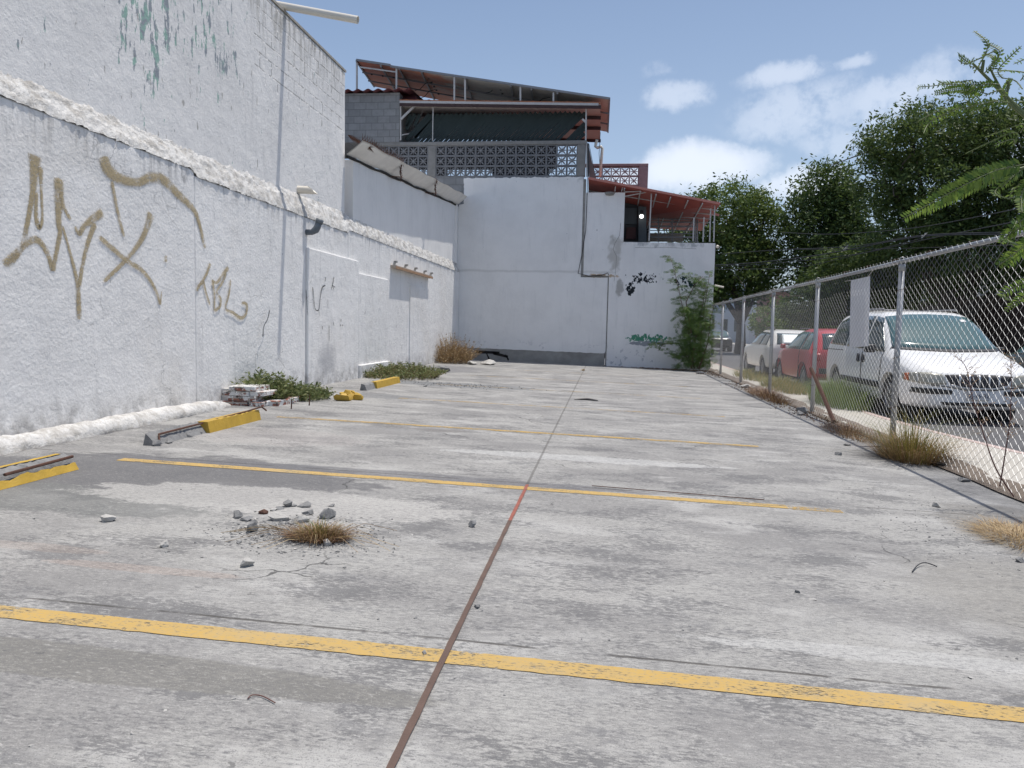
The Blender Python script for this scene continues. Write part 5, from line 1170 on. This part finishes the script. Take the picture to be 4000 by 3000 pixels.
LB.build('leaflets', M['frond'], ft); SB.build('stem', M['stem'], ft, smooth=True)

# ------------------------------------------------------------------ weeds and grasses
def blades(g, c, rx, ry, n, h0, h1, w_, lean=.6, curl=.4):
    for _ in range(n):
        a = random.uniform(0, 6.283); rr = random.random()**.6; b = Vector((c[0]+rx*rr*math.cos(a), c[1]+ry*rr*math.sin(a), c[2]))
        h = random.uniform(h0, h1)*(1-.4*rr); d = Vector((math.cos(a)*(.3+rr)+random.gauss(0, .4), math.sin(a)*(.3+rr)+random.gauss(0, .4), 0))*lean*h
        m = b+d*.45+Vector((0, 0, h*.65)); e = b+d*(1+curl)+Vector((0, 0, h*(1-curl*.5*random.random())))
        s_ = Vector((-d.y, d.x, 0)); s_ = (s_.normalized() if s_.length > 1e-5 else Vector((1, 0, 0)))*w_/2
        g.add([b-s_, b+s_, m+s_*.7, e, m-s_*.7], [(0, 1, 2, 4), (4, 2, 3)])
def weedclump(name, label, c, rx, ry, h, n, mat, stem, leaf=.035, group=None, dens=7, seedy=False):
    t_ = thing(name, label, 'weed', c, group); L_, S_ = MB(), MB(); c = Vector(c)
    for _ in range(n):
        a = random.uniform(0, 6.283); rr = random.random()**.5; b = c+Vector((rx*rr*math.cos(a), ry*rr*math.sin(a), 0)); hh = h*random.uniform(.5, 1.05)*(1-.55*rr*rr)
        tip = b+Vector((random.gauss(0, .22)*h+.25*rr*rx*math.cos(a), random.gauss(0, .2)*h, hh)); mid = b.lerp(tip, .5)+Vector((random.gauss(0, .03), random.gauss(0, .03), .02))
        S_.tube([b, mid, tip], [.003, .0025, .001], 3, cap=False)
        for k in range(dens):
            u = .15+.85*k/dens; p = (b.lerp(mid, u*2) if u < .5 else mid.lerp(tip, u*2-1)); d = Vector((random.gauss(0, 1), random.gauss(0, 1), random.gauss(.35, .5))).normalized(); l = leaf*random.uniform(.6, 1.3)
            s_ = d.orthogonal().normalized(); s_ = (Matrix.Rotation(random.uniform(0, 6), 3, d)@s_)*l*.2
            L_.add([p, p+d*l*.5+s_, p+d*l, p+d*l*.5-s_], [(0, 1, 2, 3)])
    S_.build('stalks', stem, t_); L_.build('leaves', mat, t_); return t_
def gp(px, py): return G(px, py)
c = gp(1090, 1560); weedclump('weed', 'green leafy weed bush behind the flaked brick stub', (-4.85, 10.15, .1), .34, .5, .50, 330, M['weed'], M['stem'], .07, dens=10)
weedclump('weed', 'low green weed mat just right of the flaked brick stub', (-4.55, 10.75, .09), .34, .45, .27, 330, M['weed'], M['stem'], .055, dens=8)
c = gp(1560, 1478); weedclump('weed', 'wide low green weed patch at the wall behind the far wheel stop', (-4.45, 15.9, .09), .75, 1.05, .36, 620, M['weed'], M['dry'], .06, dens=8)
weedclump('weed', 'tall rust coloured dry weed in the back left corner', (-4.8, 22.6, .1), .55, .7, 1.0, 520, M['dry'], M['dry'], .05, dens=10)
def clump(name, label, c, rx, ry, n, h0, h1, w_, mat, extra=None, lean=.6, cat='grass'):
    t_ = thing(name, label, cat, c); g = MB(); blades(g, c, rx, ry, n, h0, h1, w_, lean); g.build('blades', mat, t_)
    if extra: g = MB(); blades(g, c, rx*1.1, ry*1.1, extra[0], extra[1], extra[2], w_, 1.2); g.build('dry_blades', extra[3], t_)
    return t_
c = gp(1245, 2105); clump('grass_tuft', 'dry grass tuft growing out of the broken hole in the lot', (c.x, c.y, c.z), .16, .10, 430, .03, .13, .004, M['dry'], (800, .02, .09, M['litter']), .8)
g = MB(); blades(g, (c.x, c.y+.02, c.z), .12, .06, 130, .05, .15, .004, .6); g.build('green_blades', M['grass'], bpy.data.objects['grass_tuft'])
g = MB()
for k in range(34):
    a = random.uniform(0, 6.28); L = random.uniform(.15, .42)*(1.25 if math.cos(a) < -.3 or math.cos(a) > .5 else .6); b = Vector((c.x+.08*math.cos(a), c.y+.05*math.sin(a), c.z+.01))
    e = b+Vector((math.cos(a)*L, math.sin(a)*L*.6, .0)); m = b.lerp(e, .5)+Vector((0, 0, random.uniform(.01, .06))); g.tube([b, m, e], .0013, 3, cap=False)
g.build('runners', M['straw'], bpy.data.objects['grass_tuft'])
c = gp(3530, 1800); clump('grass_tuft', 'big yellow green grass tuft at the foot of the near fence post', (XF-.15, c.y+.15, ZF), .27, .38, 420, .2, .80, .0055, M['grass'], (1600, .06, .42, M['dry']), .75)
c = gp(3250, 1690)
clump('grass_tuft', 'brown withered grass heap beside the leaning rusty bar', (XF-.22, 10.3, ZF), .22, .75, 700, .03, .2, .006, M['litter'], (300, .03, .12, M['dry']), 1.1)
clump('grass_tuft', 'brown withered grass and leaf heap below the third fence post', (XF-.15, 15.6, ZF), .25, 1.5, 800, .04, .28, .009, M['litter'], (350, .03, .2, M['dry']), 1.1)
clump('grass_tuft', 'lush green grass between the fence and the front wheel of the minivan', (4.25, 14.2, ZS), .45, 1.2, 1800, .2, .72, .009, M['greengrass'], None, .5)
clump('grass_tuft', 'yellowish grass strip on the pavement beside the red hatchback', (4.05, 17.6, ZS), .45, 1.6, 1500, .12, .42, .010, M['grass'], None, .6)
clump('grass_tuft', 'sparse weeds on the pavement near the far fence posts', (4.0, 21.5, ZS), .4, 1.6, 600, .1, .4, .012, M['grass'], None, .6)
c = gp(4000, 2150); clump('grass_tuft', 'flattened straw patch at the right edge of the lot', (2.72, 5.15, -.056), .22, .35, 1100, .015, .07, .004, M['straw'], (300, .02, .08, M['dry']), 3.)
clump('grass_tuft', 'low dry grass between the fence and the pavement at the right edge', (3.05, 5.2, -.065), .2, .5, 300, .03, .14, .004, M['dry'], None, .8)
c = AY(2281, 1448, 22); clump('grass_tuft', 'tiny grey tuft growing in the joint near the back wall', (-.70, 22.0, .015), .05, .05, 60, .03, .1, .012, M['straw'], None, .5)
# tall thin weeds in front of the pavement at the right
for pp, lb in (([(3960, 1940), (3890, 1830), (3840, 1690), (3800, 1560), (3775, 1440), (3745, 1400)], 'tall thin reddish weed with small leaves in front of the minivan grille'), ([(3905, 1900), (3925, 1780), (3945, 1640), (3950, 1500), (3948, 1400)], 'thin bare weed stalk at the right in front of the minivan headlight')):
    y0 = 6.05; P_ = [AY(x, y, y0-.05) for x, y in pp]; t_ = thing('tall_weed', lb, 'weed', P_[0]); S_, L_ = MB(), MB(); Q = cr(P_, 5)
    S_.tube(Q, list(np.linspace(.006, .0018, len(Q))), 5)
    for k in range(42):
        u = random.uniform(.35, 1); p = poly(Q, u); d = Vector((random.gauss(0, 1), random.gauss(0, 1), .9)).normalized(); l = random.uniform(.05, .14); e = p+d*l
        S_.tube([p, e], [.0012, .0008], 3, cap=False)
        for j in range(3):
            q = p.lerp(e, .4+.3*j); dd = Vector((random.gauss(0, 1), random.gauss(0, 1), random.gauss(.3, .7))).normalized()*.016; s_ = dd.orthogonal().normalized()*.004; L_.add([q, q+dd*.5+s_, q+dd, q+dd*.5-s_], [(0, 1, 2, 3)])
    S_.build('stalk', M['redstem'], t_); L_.build('leaves', M['dry'], t_)
# leaf litter and gravel that nobody could count
g = MB()
for _ in range(2600):
    y = random.uniform(9.5, 25); x = XF-.12+random.gauss(0, .16)+.1*math.sin(y*1.3); dn = .5+.5*math.sin(y*1.1+1)
    if random.random() > dn or x > 3.6: continue
    d = Vector((random.gauss(0, 1), random.gauss(0, 1), random.gauss(0, .4))).normalized()*random.uniform(.02, .05); s_ = Vector((-d.y, d.x, .3)).normalized()*.008; p = Vector((x, y, gz(x)+random.uniform(.005, .05)))
    g.add([p-d/2, p+s_, p+d/2, p-s_], [(0, 1, 2, 3)])
for _ in range(500):
    p = Vector((random.gauss(2.4, .8), random.gauss(25.1, .25), 0)); 
    if p.y > 25.55: continue
    p.z = gz(p.x)+.02; d = Vector((random.gauss(0, 1), random.gauss(0, 1), 0)).normalized()*.05; s_ = Vector((-d.y, d.x, .3)).normalized()*.012; g.add([p-d/2, p+s_, p+d/2, p-s_], [(0, 1, 2, 3)])
tag(g.build('leaf_litter', M['litter']), kind='stuff')
def stone(g, c, r, flat=.6, seed=0, n=1):
    # angular fragment: hull of a few random points
    b = bmesh.new(); k = 9 if n < 2 else 15; sx, sy = random.uniform(.8, 1.35), random.uniform(.7, 1.1); rz = Matrix.Rotation(random.uniform(0, 6.28), 3, 'Z')@Matrix.Rotation(random.uniform(-.25, .25), 3, 'X')
    for _ in range(k):
        d = Vector((random.gauss(0, 1), random.gauss(0, 1), random.gauss(0, 1))).normalized()*random.uniform(.75, 1.1); b.verts.new(rz@Vector((d.x*sx, d.y*sy, d.z*flat))*r)
    h = bmesh.ops.convex_hull(b, input=b.verts); bmesh.ops.delete(b, geom=[v for v in b.verts if not v.link_faces], context='VERTS'); b.verts.index_update()
    g.add([v.co+Vector(c)+Vector((0, 0, r*flat*.5)) for v in b.verts], [tuple(v.index for v in f.verts) for f in b.faces]); b.free()
g = MB(); gl = MB()
for _ in range(900):
    if random.random() < .5: x, y = random.gauss(2.5, .30), random.gauss(5.2, .45)
    else: x, y = random.uniform(-4.5, 3.2), 1.8+random.random()**1.7*20
    if x > 3.3 or x < -4.8: continue
    (g if random.random() < .78 else gl).v or 0
    stone(g if random.random() < .78 else gl, (x, y, gz(x)-.002), random.uniform(.003, .0105), .6, _, 1 if _ % 3 == 0 else 0+1)
for _ in range(1700):
    x, y = random.gauss(-1.70, .22), random.gauss(4.0, .17); stone(g if random.random() < .6 else gl, (x, y, gz(x)-.001), random.uniform(.003, .011), .6, _)
for _ in range(70):
    x, y = random.gauss(-1.78, .2), random.gauss(4.05, .13); stone(g if random.random() < .6 else gl, (x, y, gz(x)-.002), random.uniform(.010, .022), .55, _)
for _ in range(260):
    x, y = random.gauss(-2.9, .7), random.gauss(14.6, .25); stone(g, (x, y, gz(x)-.001), random.uniform(.008, .022), .6, _)
tag(g.build('dark_gravel', M['rock']), kind='stuff'); tag(gl.build('pale_gravel', M['rockl']), kind='stuff')
# individual stones and fragments
def rock(px, py, r, label, mat='rock', flat=.6, name='rubble_piece', cat='stone', n=2):
    c = gp(px, py); g = MB(); stone(g, (c.x, c.y, c.z-.002), r*1.55, flat*1.15, px, n); o = g.build(name, M[mat]); tag(o, label, cat, None)
    return o
cr2 = lambda x, y: (700+x*.5425, 1300+y*.5425)
for (x, y, r, lb, mt, fl) in [
  (775, 1250, .022, 'dark upright lump at the back of the rubble ring', 'rock', .9), (825, 1248, .02, 'flat dark chip right of the dark upright lump', 'rock', .35), (905, 1250, .03, 'grey slab piece at the back centre of the rubble ring', 'rock', .4),
  (730, 1345, .046, 'largest flat pale stone in the middle of the rubble', 'rockl', .35), (930, 1305, .022, 'small dark stone right of the largest flat stone', 'rock', .6), (870, 1365, .038, 'nearly white thick stone touching the dry tuft', 'rockl', .5),
  (1075, 1330, .034, 'grey stone standing behind the right side of the dry tuft', 'rock', .9), (420, 1330, .028, 'dark angular stone at the left end of the rubble', 'rock', .7), (490, 1350, .026, 'flat brownish stone between two dark ones left of the rubble', 'rock', .45),
  (545, 1375, .022, 'small dark stone just above the big black one', 'rock', .5), (515, 1425, .036, 'big black angular stone lying nearest to the front left of the rubble', 'rock', .7), (445, 1412, .010, 'tiny chip left of the big black stone', 'rock', .7),
  (1100, 1248, .020, 'thin grey chip at the back right of the rubble', 'rock', .3), (680, 1280, .018, 'small pale chip beside the brick fragment', 'rockl', .4), (725, 1270, .020, 'grey chip left of the dark upright lump', 'rock', .4), (2115, 1395, .022, 'lone dark stone near the red part of the joint', 'rock', .9), (1060, 1530, .02, 'pale pebble in front of the dry tuft', 'rockl', .7)]:
    px, py = cr2(x, y); rock(px, py, r, lb, mt, fl)
px, py = cr2(610, 1300); rock(px, py, .03, 'reddish brick fragment at the left of the rubble ring', 'rust', .35)
for px, py, r, lb, mt, fl in [(420, 2035, .032, 'lone bowl shaped grey fragment left of the rubble', 'rockl', .5), (642, 2135, .022, 'small pale cone shaped stone in front of the lone fragment', 'rockl', .8), (962, 2210, .024, 'grey pebble below the rubble in the open concrete', 'rockl', .7),
   (3657, 1980, .022, 'smooth pale pebble near the fence shadow', 'rockl', .7), (3275, 1778, .028, 'dark square stone on the lot left of the big grass tuft', 'rock', .6), (1657, 2555, .010, 'black pebble lying on the nearest yellow line', 'rock', .6), (1865, 2372, .011, 'dark pebble right of the brown joint', 'rock', .7),
   (3175, 2342, .014, 'twisted pale scrap on the right half of the lot', 'rockl', .25), (3115, 2315, .010, 'dark pebble beside the twisted pale scrap', 'rock', .8), (3985, 2195, .02, 'dark pebble at the right edge of the lot', 'rock', .6), (3765, 1880, .05, 'flat dark domed scrap under the bottom of the fence', 'rock', .3),
   (3310, 1740, .03, 'small grey stone near the fence shadow', 'rock', .5)]:
    rock(px, py, r, lb, mt, fl)
for dx, dy, r, lb in ((0, 0, .11, 'big grey concrete chunk at the foot of the second fence post'), (-.10, -.28, .08, 'smaller grey concrete chunk in front of the second fence post'), (.1, .3, .06, 'pointed concrete chunk behind the second fence post')):
    g = MB(); stone(g, (XF-.2+dx, 12.75+dy, ZF), r, .7, 3, 2); tag(g.build('rubble_piece', M['rock']), lb, 'stone')
for px, py, r, mt, lb in ((1905, 1424, .16, 'rockl', 'pale flat block leaning against the exposed footing'), (1845, 1424, .14, 'rockl', 'white lump beside the rust coloured weed'), (1725, 1452, .17, 'rock', 'grey broken slab at the right end of the wide weed patch'), (1690, 1455, .12, 'rock', 'grey broken lump next to the grey slab'),
   (2735, 1460, .10, 'rockl', 'pale slab at the foot of the corner sapling'), (2915, 1514, .09, 'rockl', 'pale elongated stone below the fourth fence post'), (2800, 1452, .09, 'rockl', 'pale stone between sapling and fence end'), (1660, 1510, .035, 'rock', 'dark pebble behind the far wheel stop')):
    rock(px, py, r, lb, mt, .4)
# twigs, bars, scraps
def stick(name, label, pts, r, mat, cat):
    g = MB(); g.tube(cr([Vector(p) for p in pts], 5), r, 6); return tag(g.build(name, M[mat]), label, cat)
a = AX(3168, 1440, XF-.06); b = AX(3258, 1640, XF-.16); stick('rusty_bar', 'leaning rusty steel bar beside the second fence post', [a, a.lerp(b, .5), b+Vector((-.0, 0, -.03))], .032, 'rust', 'bar')
a, b = gp(2312, 1903), gp(2985, 1958); g = MB(); g.tube([a+Vector((0, 0, .012)), b+Vector((0, 0, .012))], .0035, 6); tag(g.build('long_rod', M['rust']), 'long thin dark rod lying behind the second yellow line', 'rod')
z = .006
stick('bent_wire', 'short bent black wire on the right part of the lot', [gp(3563, 2238)+Vector((0, 0, z)), gp(3585, 2218)+Vector((0, 0, z+.01)), gp(3615, 2210)+Vector((0, 0, z+.012)), gp(3660, 2217)+Vector((0, 0, z))], .003, 'trim', 'wire')
stick('twig', 'crooked twig in the lower left part of the lot', [gp(968, 2735)+Vector((0, 0, z)), gp(985, 2722)+Vector((0, 0, z)), gp(1025, 2726)+Vector((0, 0, z)), gp(1075, 2752)+Vector((0, 0, z))], .002, 'redstem', 'twig')
stick('flat_strip', 'dark curved strip lying near the far end of the joint', [gp(2245, 1562), gp(2290, 1563)+Vector((0, 0, .02)), gp(2335, 1567)], .02, 'trim', 'strip')
stick('black_pipe_piece', 'short black pipe end beside the big yellow green tuft', [gp(3660, 1822)+Vector((0, 0, .03)), gp(3695, 1832)+Vector((0, 0, .03))], .025, 'trim', 'pipe')
for px, py, h, lb in ((1138, 1597, .13, 'short steel peg standing in the lot in front of the weed mat'), (1208, 1584, .14, 'second steel peg standing nearer the weed mat')):
    c = gp(px, py); g = MB(); g.tube([c, c+Vector((.005, 0, h))], .009, 6); tag(g.build('steel_peg', M['rust']), lb, 'peg')
# ------------------------------------------------------------------ wheel stops
def wstop(label, y0, y1, x, broken, seed):
    t_ = thing('wheel_stop', label, 'wheel stop', (x, (y0+y1)/2, gz(x)))
    z0 = gz(x); n = 60; wb, wt, h = .085, .055, .115
    def sec(y, k, s_=0):   # k around the section
        pts = [(-wb, 0), (-wt, h), (wt, h), (wb, 0)]; return pts[k]
    for nm, mat, sel in (('block', M['yellow'], False), ('broken_concrete', M['rock'], True)):
        g = MB(); 
        for i in range(n):
            ya, yb = y0+(y1-y0)*i/n, y0+(y1-y0)*(i+1)/n; br = broken((ya+yb)/2)
            if (br > 0) != sel: continue
            A, B = [], []
            for (L_, yy) in ((A, ya), (B, yb)):
                hb = h*(1-.55*br)+.0; e = .022*nz(yy*13, seed)+.012*nz(yy*41, seed)
                for k, (xx_, zz_) in enumerate([(-wb, -.02), (-wt, h), (wt-(.05 if br > .3 else 0), hb+e if br else h+e*.4), (wb-(.03 if br > .3 else 0), .0-.02)]): L_.append((x+xx_, yy, z0+zz_+(.012*nz(yy*30, k, seed) if br and k in (1, 2) else .003*nz(yy*20, k, seed))))
            o = len(g.v); g.v += [tuple(p) for p in A+B]
            for k in range(3): g.f.append((o+k, o+k+1, o+k+5, o+k+4))
            g.f.append((o+3, o+2, o+1, o)); g.f.append((o+4, o+5, o+6, o+7))
        if g.v: g.build(nm, mat, t_, fixn=True)
    return t_, z0
t1, z0 = wstop('nearest wheel stop at the left edge with its concrete broken open', 3.55, 5.18, -4.08, lambda y: .45 if y > 4.42 else 0, 1)
g = MB(); g.tube([(-4.035, 4.5, z0+.085), (-4.035, 5.15, z0+.10)], .011, 6); g.build('rebar', M['rust'], t1)
g = MB(); n = 40
g.grid(lambda u, v: (-4.168+(.045+.012*nz(u*17, 3))*v, 3.9+1.24*u, z0+.118+.004*nz(u*30, v*3)), n, 4); g.grid(lambda u, v: (-3.992+.004*v-.035*v, 3.9+1.26*u, z0+.0+(.055+.02*nz(u*9, 6)+.012*nz(u*31, 2))*v), n, 3); g.build('paint_remnant', M['yellow'], t1)
t2, z0 = wstop('second wheel stop with bare rebar at its broken near end', 6.28, 8.3, -4.13, lambda y: 1.0 if y < 7.15 else 0, 2)
g = MB(); g.tube([(-4.10, 6.36, z0+.04), (-4.13, 6.40, z0+.09), (-4.13, 7.2, z0+.10), (-4.10, 8.05, z0+.125), (-4.06, 8.33, z0+.15), (-4.02, 8.38, z0+.10)], .010, 6); g.build('rebar', M['rust'], t2)
g = MB()
for k in range(16): stone(g, (-4.13+random.uniform(-.06, .05), 6.3+k*.055, z0+.0), random.uniform(.03, .055), .8, k, 2)
g.build('broken_edge', M['rock'], t2)
t3, z0 = wstop('farthest wheel stop with a cracked grey near end', 12.45, 14.45, -4.18, lambda y: .35 if y < 12.95 else 0, 3)
t4 = thing('crumbled_wheel_stop', 'crumbled yellow remains of a wheel stop near the steel pegs', 'wheel stop', (-3.92, 10.95, .08))
g = MB()
for k in range(9): stone(g, (-3.92+random.gauss(0, .07), 10.95+random.gauss(0, .14), .085+.02*(k % 3)), random.uniform(.07, .12), .8, k, 2)
g.build('rubble_heap', M['yellow'], t4)
g = MB(); c = gp(1345, 1558); g.slab([c+Vector((-.07, -.04, .02)), c+Vector((.10, -.05, .02)), c+Vector((.12, .05, .05)), c+Vector((-.05, .06, .05))], (0, 0, .012)); tag(g.build('orange_scrap', plain('orange_scrap_mat', (.75, .22, .09), .5)), 'small orange scrap lying against the crumbled yellow remains', 'scrap')
# flaked brick stub at the wall
bs = thing('brick_stub', 'flaked whitewashed brick stub at the foot of the left wall', 'brickwork', (-4.85, 9.75, .1))
for nm, rows in (('courses', range(3)), ('cap_course', range(3, 4))):
    g = MB()
    for r_ in rows:
        for k in range(3):
            for j in range(2):
                x = XL+.10+k*.205+(.1 if r_ % 2 else 0); 
                if x > -4.68+(.0 if r_ < 3 else -.03): continue
                g.obox((x+random.uniform(-.012, .012), 9.58+j*.23+random.uniform(-.02, .02), .135+r_*.068), .195, .22, .060, Matrix.Rotation(random.uniform(-.06, .06), 3, 'Z')@Matrix.Rotation(random.uniform(-.03, .03), 3, 'X'))
    bevel(g.build(nm, M['brick'], bs), .008)
g = MB(); g.box(XL, -4.70, 9.50, 9.90, .08, .33); g.build('mortar_core', M['mortar'], bs)
g = MB(); g.box(-4.66, -4.45, 9.62, 10.75, .05, .17); bevel(g.build('low_course', M['brick'], bs), .012)
